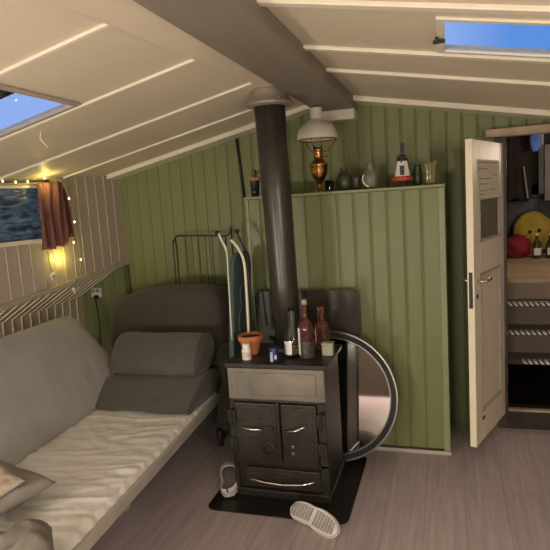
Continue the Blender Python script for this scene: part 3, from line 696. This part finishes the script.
# oil lamp
c = Vector((-.742, 3.345, SZ)); lp_ = thing('oil_lamp', c, 'brass oil lamp with white opal dome shade on the green shelf', 'oil lamp')
MB().lathe([(.042, 0), (.042, .006), (.03, .014), (.012, .022), (.009, .045), (.014, .055), (.030, .075), (.046, .105), (.052, .13), (.054, .155), (.058, .16), (.058, .172), (.050, .18), (.034, .195), (.02, .202)], c, 32).build('font', BRASS, lp_, smooth=True)
MB().lathe([(.02, .20), (.027, .205), (.029, .225), (.024, .245), (.030, .25), (.030, .262), (.018, .27)], c, 24).build('burner', BRASS, lp_, smooth=True)
MB().tube([c+Vector((.028, 0, .215)), c+Vector((.05, -.01, .212))], .003, 6).lathe([(.009, -.003), (.009, .003)], (0,0,0), 12, M=Matrix.Translation(c+Vector((.053, -.01, .212))) @ Matrix.Rotation(PI/2, 4, 'Y')).build('wick_knob', BRASS, lp_)
mb = MB()
for k in range(3):
    a = k*2*PI/3+.4; pts = [c+Vector((math.cos(a)*r, math.sin(a)*r, z)) for r, z in ((.028, .24), (.06, .25), (.095, .285), (.112, .315))]; mb.tube(pts, .003, 6)
mb.tube([c+Vector((.112*math.cos(i*PI/18), .112*math.sin(i*PI/18), .315)) for i in range(37)], .0035, 6)
mb.build('shade_holder', BRASS, lp_, smooth=True)
MB().lathe([(.120, .318), (.124, .322), (.122, .345), (.112, .375), (.092, .403), (.062, .422), (.042, .428), (.042, .436), (.038, .436), (.038, .426), (.06, .417), (.088, .398), (.108, .372), (.117, .345), (.118, .32)], c, 40, cap=False).build('lamp_shade', OPAL, lp_, smooth=True)
MB().lathe([(.020, .262), (.027, .285), (.024, .31), (.018, .34), (.017, .44)], c, 20, cap=False).build('glass_chimney', GLASSC, lp_, smooth=True, solid=.0015)
MB().lathe([(.037, .428), (.037, .502), (.033, .506), (.001, .506)], c, 28).build('chimney_cap', OPAL, lp_, smooth=False, bevel=.002)

# tumbler + jar next to the lamp
c = Vector((-.675, 3.30, SZ)); tag(MB().lathe([(.022, 0), (.024, .004), (.027, .065), (.025, .065), (.021, .006), (.001, .006)], c, 18).build('glass_tumbler', GLASSC, None, smooth=True), 'small clear tumbler just right of the brass oil lamp', 'glass')
c = Vector((-.60, 3.40, SZ)); tag(MB().lathe([(.03, 0), (.045, .02), (.05, .06), (.04, .095), (.022, .11), (.022, .135), (.027, .14), (.001, .14)], c, 24).build('dark_vase', mat('dark_olive_glaze', (.07, .07, .035), .35, var=.3, scale=14), None, smooth=True), 'dark olive vase on the shelf between tumbler and glass decanter', 'vase')
c = Vector((-.52, 3.36, SZ)); tag(MB().lathe([(.02, 0), (.028, .008), (.024, .05), (.034, .075), (.03, .08), (.001, .08)], c, 22).build('dark_cup', mat('dark_brown_glaze', (.06, .05, .03), .35, var=.3), None, smooth=True), 'small dark cup left of the glass decanter on the shelf', 'cup')
c = Vector((-.425, 3.31, SZ)); dc = thing('glass_decanter', c, 'squat grey green glass decanter with pale highlight, left of the windmill', 'decanter')
MB().lathe([(.026, 0), (.034, .008), (.045, .04), (.044, .07), (.03, .1), (.022, .115), (.021, .14), (.028, .148), (.024, .148), (.018, .138), (.001, .12)], c, 26).build('decanter_body', FROST, dc, smooth=True)
MB().tube(smoothpath([c+Vector((-.036, -.03, .085)), c+Vector((-.045, -.032, .055)), c+Vector((-.03, -.036, .025)), c+Vector((-.008, -.04, .012))]), [.002]+[.0045]*14+[.002], 8).build('highlight_band', LABELW, dc, smooth=True)  # highlight on the glass, modelled as a pale strip
# windmill figurine
c = Vector((-.243, 3.31, SZ)); wm = thing('windmill_figurine', c, 'small white and red windmill figurine with black sails on the shelf', 'figurine')
def oct_(r, z, k=8, sy=1): return [c+Vector((r*math.cos(2*PI*(i+.5)/k), sy*r*math.sin(2*PI*(i+.5)/k), z)) for i in range(k)]
MB().rings([oct_(.062, 0), oct_(.055, .006), oct_(.03, .028), oct_(.028, .04)]).build('base', mat('dark_base', (.06, .045, .03), .6), wm)
MB().rings([oct_(.058, .034), oct_(.062, .04), oct_(.06, .052), oct_(.046, .060)]).build('gallery', RED, wm)
MB().rings([oct_(.046, .058), oct_(.037, .10), oct_(.029, .147)]).build('tower', LABELW, wm)
MB().box(c.x-.011, c.x+.013, c.y-.046, c.y-.03, c.z+.064, c.z+.118).build('doorway', BLACKP, wm)
MB().lathe([(.030, .145), (.031, .155), (.022, .175), (.004, .187)], c, 16).build('cap', BLACKP, wm, smooth=True)
mb = MB()
for a in (0.0, PI/2, PI, -PI/2):
    a2 = a+PI/4*0+.12; L = .085 if a == 0.0 else .034
    M = Matrix.Translation(c+Vector((0, -.040, .165))) @ Matrix.Rotation(a2, 4, 'Y')
    w_ = .012 if a == 0.0 else .004; mb.box(-.002, .002, -.002, .002, 0, L*.95, M); mb.box(-w_, w_, -.0012, .0012, L*.2, L*.95, M)
mb.tube([c+Vector((0, -.018, .165)), c+Vector((0, -.045, .165))], .004, 8)
mb.build('sails', BLACKP, wm)
# brass/glass vase at right end
c = Vector((-.088, 3.32, SZ)); gv = thing('glass_vase', c, 'fluted amber green glass vase at the right end of the shelf', 'vase')
mb = MB(); rs = []
for r, z in ((.030, 0), (.034, .01), (.034, .06), (.038, .10), (.052, .13), (.046, .13), (.03, .09), (.028, .02), (.001, .018)):
    rs.append([c+Vector((r*(1+.06*math.cos(i*PI/3))*math.cos(2*PI*i/48), r*(1+.06*math.cos(i*PI/3))*math.sin(2*PI*i/48), z)) for i in range(48)])
mb.rings(rs).build('vase_body', mat('amber_green_glass', (.27, .24, .10), .14, var=.3, scale=20, trans=.25), gv, smooth=True)
c = Vector((-.165, 3.40, SZ)); tag(MB().lathe([(.022, 0), (.026, .01), (.03, .07), (.02, .11), (.024, .12), (.001, .12)], c, 20).build('dark_jar', mat('dark_green_glaze', (.05, .055, .03), .35), None, smooth=True), 'dark green jar between the windmill and the amber vase', 'jar')

# ------------------------------------------------------------------ drying rack on far wall
rk = thing('drying_rack', (-1.62, 3.5, 0), 'thin black metal folding rack against the green wall behind the armchair', 'rack')
mb = MB(); Yr = 3.52
mb.tube(smoothpath([Vector((-1.885, Yr, .02)), Vector((-1.87, Yr, 1.2)), Vector((-1.868, Yr, 1.30)), Vector((-1.84, Yr, 1.345)), Vector((-1.78, Yr, 1.352)), Vector((-1.46, Yr, 1.335)), Vector((-1.42, Yr, 1.30)), Vector((-1.42, Yr, .02))]), .006, 8)
mb.build('outer_frame', BLACKP, rk, smooth=True)
mb = MB().tube([(-1.838, Yr-.05, .02), (-1.828, Yr-.03, 1.28), (-1.845, Yr-.01, 1.335)], .006, 8).tube([(-1.46, Yr-.05, .02), (-1.46, Yr-.01, 1.32)], .006, 8)
mb.build('inner_frame', BLACKP, rk, smooth=True)
mb = MB()
for k in range(7): x = -1.77+.052*k; mb.tube([(x, Yr-.005, .1), (x, Yr-.005, 1.345)], .0022, 6)
mb.tube([(-1.87, Yr, 1.0), (-1.42, Yr, .99)], .003, 6); mb.tube([(-1.87, Yr, .6), (-1.42, Yr, .6)], .003, 6)
mb.build('wires', BLACKP, rk, smooth=True)

# ironing board
ib = thing('ironing_board', (-1.24, 3.02, 0), 'folded ironing board with dark teal cover standing behind the stove', 'ironing board')
Mi = Matrix.Translation((-1.262, 3.03, 0)) @ Euler((0, R_(4.0), 0)).to_matrix().to_4x4() @ Euler((0, 0, R_(88))).to_matrix().to_4x4()
def bw(t): return .14-.05*max(0, (t-.93)/.07)**2
prof = []; N = 26
for i in range(N+1): t = i/N; prof.append((-bw(t), .12+1.15*t))
prof2 = prof + [(-x, z) for x, z in prof[::-1]]
M2 = Mi
bmb = MB(); bmb.rings([[M2 @ Vector((u, w, z)) for u, z in prof2] for w in (-.016, .016)]); bmb.build('board', TEAL, ib, bevel=.006)
mb = MB()
for (cz, r) in ((.86, .075), (1.02, .05), (.70, .06)):
    mb.tube([M2 @ Vector((r*math.cos(a)*.9, -.018, cz+r*1.25*math.sin(a))) for a in [i*.3 for i in range(17)]], .003, 6)
mb.build('swirl_print', TEALS, ib, smooth=True)
mb = MB(); 
mb.tube(smoothpath([on(218, 233, y=2.9), on(222, 241, y=2.89), on(226.5, 252, y=2.87), on(228.5, 280, y=2.86), on(232, 340, y=2.85)]), [.007]*10+[.004]*11, 8)
mb.build('leg', TRIM, ib, smooth=True)
mb = MB(); mb.tube(smoothpath([on(231, 240, y=2.93), on(238, 248, y=2.93), on(244, 262, y=2.92), on(246.5, 290, y=2.92), on(249, 338, y=2.90)]), .0085, 8)
mb.build('leg', TRIM, ib, smooth=True)
mb = MB(); mb.tube(smoothpath([on(237, 233, y=3.04), on(243, 246, y=3.04), on(247, 262, y=3.03), on(255, 330, y=3.02)]), .006, 8); mb.build('leg', BLACKP, ib, smooth=True)
for q, yy in (((217, 233), 2.9), ((237, 231), 3.04)):
    p = on(*q, y=yy); MB().lathe([(.001, -.014), (.013, -.01), (.014, .008), (.001, .014)], p, 12).build('foot_cap', RUBBER, ib, smooth=True)

# ------------------------------------------------------------------ dark armchair at the far end
ac = thing('armchair', (-1.85, 3.2, 0), 'dark brown upholstered armchair behind the sofa cushions', 'armchair')
def softbox(x0, x1, y0, y1, z0, z1, k=.06, seed=0, amp=.008, nx=14, ny=6, nz=12, fn=None):
    bm = bmesh.new()
    bmesh.ops.create_cube(bm, size=1)
    bmesh.ops.subdivide_edges(bm, edges=bm.edges[:], cuts=9, use_grid_fill=True)
    sx, sy, sz = x1-x0, y1-y0, z1-z0
    for v in bm.verts:
        p = Vector((v.co.x*sx, v.co.y*sy, v.co.z*sz)); q = Vector((max(-sx/2+k, min(sx/2-k, p.x)), max(-sy/2+k, min(sy/2-k, p.y)), max(-sz/2+k, min(sz/2-k, p.z))))
        d = p-q
        if d.length > 1e-6: p = q+d.normalized()*min(k, d.length if sum(abs(a) > 1e-6 for a in d) < 2 else k)
        p += Vector((noise.noise(p*5+Vector((seed, 0, 0))), noise.noise(p*5+Vector((0, seed, 5))), noise.noise(p*5+Vector((9, 0, seed)))))*amp
        v.co = p+Vector(((x0+x1)/2, (y0+y1)/2, (z0+z1)/2))
        if fn: v.co = fn(v.co)
    mb = MB(); mb.bm.free(); mb.bm = bm; return mb
def bk(v):
    t = max(0, (v.z-.5)/.5); u = (v.x+1.825)/.44
    z = v.z - (.085*max(0, -u)**2.0 + .02*max(0, u)**3)*t
    x = v.x + (.02*(-t) if u > 0 else .02*t)
    return Vector((x, v.y + .06*t, z))
softbox(-2.27, -1.38, 3.16, 3.38, .2, 1.03, .08, 2, .014, fn=bk).build('backrest', SOFAD, ac, smooth=True, sub=1)
softbox(-2.22, -1.47, 3.06, 3.2, .10, .40, .05, 3).build('seat', SOFAD, ac, smooth=True, sub=1)
softbox(-1.44, -1.33, 3.07, 3.36, .10, .66, .055, 4, .012, fn=lambda v: v+Vector((0, 0, -.08*max(0, (3.2-v.y)/.2) if v.z > .4 else 0))).build('armrest', SOFAD, ac, smooth=True, sub=1)
for x, y in ((-2.18, 3.10), (-1.44, 3.12), (-2.18, 3.32), (-1.44, 3.32)):
    MB().lathe([(.016, 0), (.024, .11)], (x, y, 0), 12).build('leg', DARKW, ac, smooth=True)

# ------------------------------------------------------------------ sofa bed
sb = thing('sofa_bed', (-1.65, 2.0, 0), 'long grey sofa bed with pale wrinkled sheet along the left wall', 'sofa bed')
DIR = Vector((-.072, 1)).normalized()        # the bed is a little turned
ANG = math.atan2(-DIR.x, DIR.y)
FX = lambda y: -1.262-.0745*(y-1.466)        # front edge line
BX = lambda y: -1.925-.047*(y-1.747)         # line where seat meets back
YE = 3.02
SHZ = .395
def sheet():
    NU, NV = 90, 210; bm = bmesh.new(); V = {}
    def wr(x, y, u):
        a = noise.noise((x*3+2, y*11+x*4, 1.3)); b = noise.noise((x*2.2, y*26, 4.2)); e = max(0, u-.80)/.2
        z = .004*(1-abs(a)*2.4)+.003*b
        z += .006*max(0, 1-abs(noise.noise((x*1.2+7, y*6.5-x*1.5, 2)))*11)
        z += .004*max(0, 1-abs(noise.noise((x*2.0+3, y*14-x*4, 6)))*9)
        z += .003*max(0, 1-abs(noise.noise((x*9+1, y*17, 9)))*5)*e
        z += .030*math.exp(-((x+1.62+.45*(y-1.55))/.035)**2)*max(0, 1-abs(y-1.45)/.3)
        z += .003*e*math.sin(y*62+3*math.sin(y*9))
        return z
    for i in range(NU+1):
        for j in range(NV+1):
            u, v = i/NU, j/NV; y = .55+(YE-.55)*v
            x = BX(y)-.06+(FX(y)-.020-(BX(y)-.06))*u
            drop = -.035*max(0, (u-.965)/.035)**2
            yy = y + .012*math.sin(u*9)
            V[i, j] = bm.verts.new((x+(.003*math.sin(y*75) if u > .97 else 0), yy, SHZ+.012+wr(x, y, u)+drop))
    for i in range(NU):
        for j in range(NV): bm.faces.new((V[i,j], V[i+1,j], V[i+1,j+1], V[i,j+1]))
    mb = MB(); mb.bm.free(); mb.bm = bm; return mb
def bedbox(o0, o1, y0, y1, z0, z1):     # offsets measured from the front edge line
    mb = MB(); mb.hexa([(FX(y0)+o0, y0, z0), (FX(y0)+o1, y0, z0), (FX(y1)+o0, y1, z0), (FX(y1)+o1, y1, z0), (FX(y0)+o0, y0, z1), (FX(y0)+o1, y0, z1), (FX(y1)+o0, y1, z1), (FX(y1)+o1, y1, z1)]); return mb
bedbox(-.72, -.034, .55, YE-.01, .30, SHZ-.006).build('mattress', SOFA, sb, bevel=.02)
bedbox(-.026, 0, .5, YE+.03, .335, .385).build('front_rail', FRAME, sb, bevel=.006)
bedbox(-.70, .0, YE+.005, YE+.03, .335, .385).build('end_rail', FRAME, sb, bevel=.004)
bedbox(-.70, -.05, .5, .54, .30, .375).build('end_rail', FRAME, sb, bevel=.004)
for y in (.8, 2.3):
    for o in (-.30, -.62): bedbox(o-.04, o, y, y+.045, 0, .302).build('leg', FRAME, sb, bevel=.004)
sheet().build('sheet', SHEET, sb, smooth=True)
# leaning backrest
def backrest():
    NU, NV = 120, 46; th = .13; bm = bmesh.new(); front = {}; back = {}
    Y0, Y1 = .4, 3.0
    for i in range(NU+1):
        for j in range(NV+1):
            u, v = i/NU, j/NV; y = Y0+(Y1-Y0)*u
            # far end rounded
            yend = 3.05-.15*max(0, v-.3)/.7 - .03*max(0, (v-.86)/.14)**2
            y = Y0+(yend-Y0)*u
            z = SHZ+.005+(.545)*v
            bx = BX(y)
            x = bx - .30*v - .0*u
            puff = .030*math.sin(PI*min(1, max(0, v)))**.5 * (1-max(0, (u-.9)/.1)**3)
            dim = 0
            for (dy, dv, r) in ((2.42, .33, .05), (2.62, .30, .045), (2.76, .38, .06), (2.30, .24, .05), (2.83, .22, .05)):
                d2 = ((y-dy)/r)**2+((v-dv)*.6/r)**2
                dim += .0035*math.exp(-d2)*math.sin((y-dy)*60+1)
            wv = .005*noise.noise((y*4, v*3, 0))+.012*noise.noise((y*9, v*5, 3))*max(0, (y-2.2)/.8)*(1-v)*.9
            nrm = Vector((.876, 0, .482))
            edge = min(1, min(v, 1-v)*9) ; eu = min(1, (1-u)*16)
            inset = -.045*(1-(1-(1-edge)**2)**.5)-.045*(1-(1-(1-eu)**2)**.5)
            front[i, j] = bm.verts.new(Vector((x, y, z))+nrm*(puff+dim+wv+inset))
            back[i, j] = bm.verts.new(Vector((x, y, z))-nrm*(th+inset*.8))
    for i in range(NU):
        for j in range(NV):
            bm.faces.new((front[i,j], front[i+1,j], front[i+1,j+1], front[i,j+1])); bm.faces.new((back[i,j], back[i,j+1], back[i+1,j+1], back[i+1,j]))
    for i in range(NU):
        for j in (0, NV): bm.faces.new((front[i,j], back[i,j], back[i+1,j], front[i+1,j]))
    for j in range(NV):
        for i in (0, NU): bm.faces.new((front[i,j], front[i,j+1], back[i,j+1], back[i,j]))
    mb = MB(); mb.bm.free(); mb.bm = bm; return mb
backrest().build('backrest', SOFAL, sb, smooth=True)

# the two bolster cushions at the far end
def cushion(name, prof, x0, x1, label, seed, skew=0):
    c = thing(name, ((x0+x1)/2, prof[0][0], min(p[1] for p in prof)), label, 'cushion')
    bm = MB(); rs = []; n = 26
    cyy = sum(p[0] for p in prof)/len(prof); czz = sum(p[1] for p in prof)/len(prof)
    for i in range(n+1):
        t = i/n; x = x0+(x1-x0)*t; e = min(t, 1-t)*n/2.2
        k = 1-.07*(1-min(1, e))**2
        rs.append([Vector((x, cyy+(py-cyy)*k+skew*t, czz+(pz-czz)*k+.004*noise.noise((x*7, py*6, pz*7+seed)))) for py, pz in prof])
    bm.rings(rs).build('cushion_cover', SOFA, c, smooth=True, bevel=0)
    # piping round the right face
    pp = [Vector((x1-.012, cyy+(py-cyy)*1.0+skew, czz+(pz-czz)*1.0)) for py, pz in prof]; pp.append(pp[0])
    MB().tube(pp, .005, 6).build('piping', SOFA, c, smooth=True)
    return c
def spl(pts, k=4):
    P = [Vector((a, b, 0)) for a, b in pts]; out = []
    n = len(P)
    for i in range(n):
        a, b, c, d = P[i-1], P[i], P[(i+1) % n], P[(i+2) % n]
        for j in range(k):
            t = j/k; q = .5*((2*b)+(c-a)*t+(2*a-5*b+4*c-d)*t*t+(-a+3*b-3*c+d)*t**3); out.append((q.x, q.y))
    return out
low = spl([(2.60, .425), (2.62, .455), (2.70, .50), (2.80, .545), (2.88, .563), (2.98, .56), (3.05, .54), (3.08, .50), (3.08, .44), (3.04, .418), (2.85, .415), (2.66, .415)])
upp = spl([(2.80, .575), (2.795, .62), (2.83, .70), (2.88, .755), (2.95, .785), (3.03, .775), (3.09, .73), (3.10, .65), (3.09, .59), (3.03, .572), (2.95, .568), (2.86, .568)])
c1 = cushion('sofa_cushion', low, -2.03, -1.375, 'lower wedge shaped grey sofa cushion lying flat on the sheet', 1, skew=.0)
c2 = cushion('sofa_cushion', upp, -1.99, -1.41, 'upper grey bolster cushion stacked on the lower sofa cushion', 5)
zp = on(113.5, 377, y=2.80)
MB().tube(smoothpath([zp+Vector((0, 0, -.02)), zp+Vector((-.008, 0, -.005)), zp+Vector((-.002, 0, .015))]), .004, 6).build('zip_pull', CHROME, c2, smooth=True)

# pillows and throw in the near corner
def pillow(name, c, sx, sy, sz, rot, m, label, cat='pillow', seed=0, amp=.18, peak=0):
    NU, NV = 30, 30; bm = bmesh.new(); T = {}; B = {}; M = Matrix.Translation(c) @ Euler(rot).to_matrix().to_4x4()
    for i in range(NU+1):
        for j in range(NV+1):
            u, v = i/NU*2-1, j/NV*2-1
            h = sz*(max(0, (1-u**4))*max(0, (1-v**4)))**.5
            pin = 1+.08*(abs(u*v))
            w = noise.noise((u*2.2+seed, v*2.2, seed))*amp*sz*1.5
            p = Vector((u*sx*pin, v*sy*pin, 0))
            T[i, j] = bm.verts.new(M @ (p+Vector((0, 0, h+w*h/sz)))); 
            B[i, j] = T[i, j] if (i in (0, NU) or j in (0, NV)) else bm.verts.new(M @ (p-Vector((0, 0, h*.6))))
    for i in range(NU):
        for j in range(NV):
            bm.faces.new((T[i,j], T[i+1,j], T[i+1,j+1], T[i,j+1])); bm.faces.new((B[i,j], B[i,j+1], B[i+1,j+1], B[i+1,j]))
    mb = MB(); mb.bm.free(); mb.bm = bm
    return tag(mb.build(name, m, None, smooth=True), label, cat)
pillow('pillow', (-1.79, 1.60, .475), .24, .16, .06, (R_(6), R_(-4), R_(-20)), PILLOW, 'grey pillow lying on the sheet against the sofa back', seed=2)
pillow('folded_throw', (-1.685, 1.56, .548), .10, .07, .02, (R_(14), R_(6), R_(-20)), BEIGE, 'beige knitted throw resting on the grey pillow', 'throw', seed=5)
pillow('pillow', (-1.335, 1.285, .455), .11, .11, .10, (R_(4), R_(-8), R_(45)), PILLOW, 'pale grey pillow corner poking up at the front of the sheet', seed=8)

# ------------------------------------------------------------------ foam clogs
def clog(name, M, label, op=.5):
    r = thing(name, M.translation, label, 'shoe', 'pair of foam clogs by the stove')
    def hw(t):      # half width heel 0 -> toe 1
        b = .036+.014*math.sin(PI*min(1, t*1.02))-.007*math.exp(-((t-.42)/.12)**2) + .006*max(0, t-.45)
        if t < .12: b *= max(.02, 1-((.12-t)/.12)**2)**.5
        if t > .80: b *= max(.01, 1-((t-.80)/.20)**2)**.5
        return b
    Lg = .275; N = 34
    cx = lambda t: .008*math.sin(t*PI*1.4)
    P = lambda x, y, z: M @ Vector((x, y, z))
    # sole
    outl = [(cx(t)+hw(t), t*Lg) for t in [i/N for i in range(N+1)]] + [(cx(t)-hw(t), t*Lg) for t in [1-i/N for i in range(N+1)]]
    mb = MB(); mb.rings([[P(x*k, Lg/2+(y-Lg/2)*k, z) for x, y in outl] for z, k in ((0, .95), (.006, 1.0), (.02, 1.0), (.026, .97))])
    mb.build('sole', SHOE, r, smooth=False, bevel=.002)
    tr = MB()
    for k in range(15):
        t = .07+k*.06
        if .44 < t < .53: continue
        w = hw(t)*.74
        tr.rings([[P(cx(t)+a, t*Lg+b, z) for a, b in ((-w, -.0065), (w, -.0065), (w, .005), (-w, .005))] for z in (-.003, .001)])
    tr.build('tread', SHOEG, r)
    # upper
    bm = bmesh.new(); V = {}; A = 20
    for i in range(N+1):
        t = i/N
        H = .058*math.sin(PI*min(1, .5+(t-.42)*.80))**.8 if t > .42 else .052+.012*(1-t/.42)
        for j in range(A+1):
            a = PI*j/A; x = cx(t)+hw(t)*math.cos(a)*(1.02); z = .022+H*math.sin(a)**.8
            V[i, j] = bm.verts.new(P(x, t*Lg, z))
    for i in range(N):
        t = (i+.5)/N
        for j in range(A):
            ja = (j+.5)/A
            open_ = t < op and abs(ja-.5) < (.34 if t < op-.1 else .34*(1-(t-op+.1)/.10)**.5)
            pass
            if not open_: bm.faces.new((V[i,j], V[i+1,j], V[i+1,j+1], V[i,j+1]))
    mb = MB(); mb.bm.free(); mb.bm = bm; mb.build('upper', SHOE, r, smooth=True, solid=.005)
    ins = MB().rings([[P(cx(t)+s*hw(t)*.86, t*Lg, .028) for s in (-1, 1)] for t in [.04+i*.9/N for i in range(N+1)]], closed=False, cap=False)
    ins.build('insole', SHOEI, r)
    return r
# overturned clog at the front of the plate: sole towards the viewer
A0 = on(290, 507, z=.07); B0 = on(337, 533, z=.03)
yax = (B0-A0); yax.z = -.02; yax.normalize()
zdir = (Vector((-.05, .75, -.66))); zax = (zdir - yax*zdir.dot(yax)).normalized(); xax = yax.cross(zax)
Mc = Matrix((xax, yax, zax)).transposed().to_4x4(); 
Mc.translation = Vector((-.775, 2.435, .066))
Mc.translation = Vector(A0)
clog('foam_clog', Mc, 'white foam clog tipped over with its grey sole facing out, in front of the stove')
# upright clog against the left side of the stove
yax = Vector((.10, .25, .96)).normalized(); zdir = Vector((.18, -.97, .2)); zax = (zdir-yax*zdir.dot(yax)).normalized(); xax = yax.cross(zax)
M1 = Matrix((xax, -yax, -zax)).transposed().to_4x4()
yax2 = Vector((-.08, -.28, -.95)).normalized(); zdir = Vector((.15, -.95, .25)); zax2 = (zdir-yax2*zdir.dot(yax2)).normalized(); xax2 = yax2.cross(zax2)
M1 = Matrix((xax2, yax2, zax2)).transposed().to_4x4(); 
yax2 = Vector((-.36, 1, .16)).normalized(); zdir = Vector((.0, -.35, 1)); zax2 = (zdir-yax2*zdir.dot(yax2)).normalized(); xax2 = yax2.cross(zax2)
M1 = Matrix((xax2, yax2, zax2)).transposed().to_4x4(); M1.translation = on(229, 498, z=.014)
clog('foam_clog', M1, 'white foam clog with open top standing against the left side of the stove', .66)

# ------------------------------------------------------------------ lights
def point(name, loc, e, col, r):
    l = bpy.data.lights.new(name, 'POINT'); l.energy = e; l.color = col; l.shadow_soft_size = r
    o = bpy.data.objects.new(name, l); C.objects.link(o); o.location = loc; return o
point('cabin_lamp', (-2.1, -.6, .85), 120, (1.0, .905, .78), .14)
point('cabin_fill', (-.45, -.75, .85), 80, (1.0, .90, .80), .25)  # added fill light behind the viewer, no visible source
point('door_fill', (.95, -.3, 1.45), 64, (1.0, .89, .76), .2)  # added fill to brighten the door and right roof slope
point('fairy_glow', lp(3.03, .05, 1.27), .8, (1.0, .80, .15), .01)
point('fairy_glow', lp(2.93, .10, 1.76), .6, (1.0, .80, .2), .01)
point('stairwell_fill', (.95, 4.5, 1.8), 11, (1.0, .8, .6), .1)  # added light to brighten landing and steps, no visible source

w = bpy.data.worlds.new('dusk'); bpy.context.scene.world = w; w.use_nodes = True
nt = w.node_tree; bg = nt.nodes['Background']
tc = nt.nodes.new('ShaderNodeTexCoord'); sp = nt.nodes.new('ShaderNodeSeparateXYZ'); rp_ = nt.nodes.new('ShaderNodeValToRGB')
nt.links.new(tc.outputs['Generated'], sp.inputs[0]); nt.links.new(sp.outputs['X'], rp_.inputs['Fac'])
e = rp_.color_ramp.elements; e[0].position = 0; e[0].color = (.30, .45, .86, 1); e[1].position = .1; e[1].color = (.12, .30, .74, 1)
nt.links.new(rp_.outputs['Color'], bg.inputs['Color']); bg.inputs['Strength'].default_value = 1.0
vs = bpy.context.scene.view_settings; vs.view_transform = 'Standard'; vs.look = 'None'; vs.exposure = 0; vs.gamma = 1
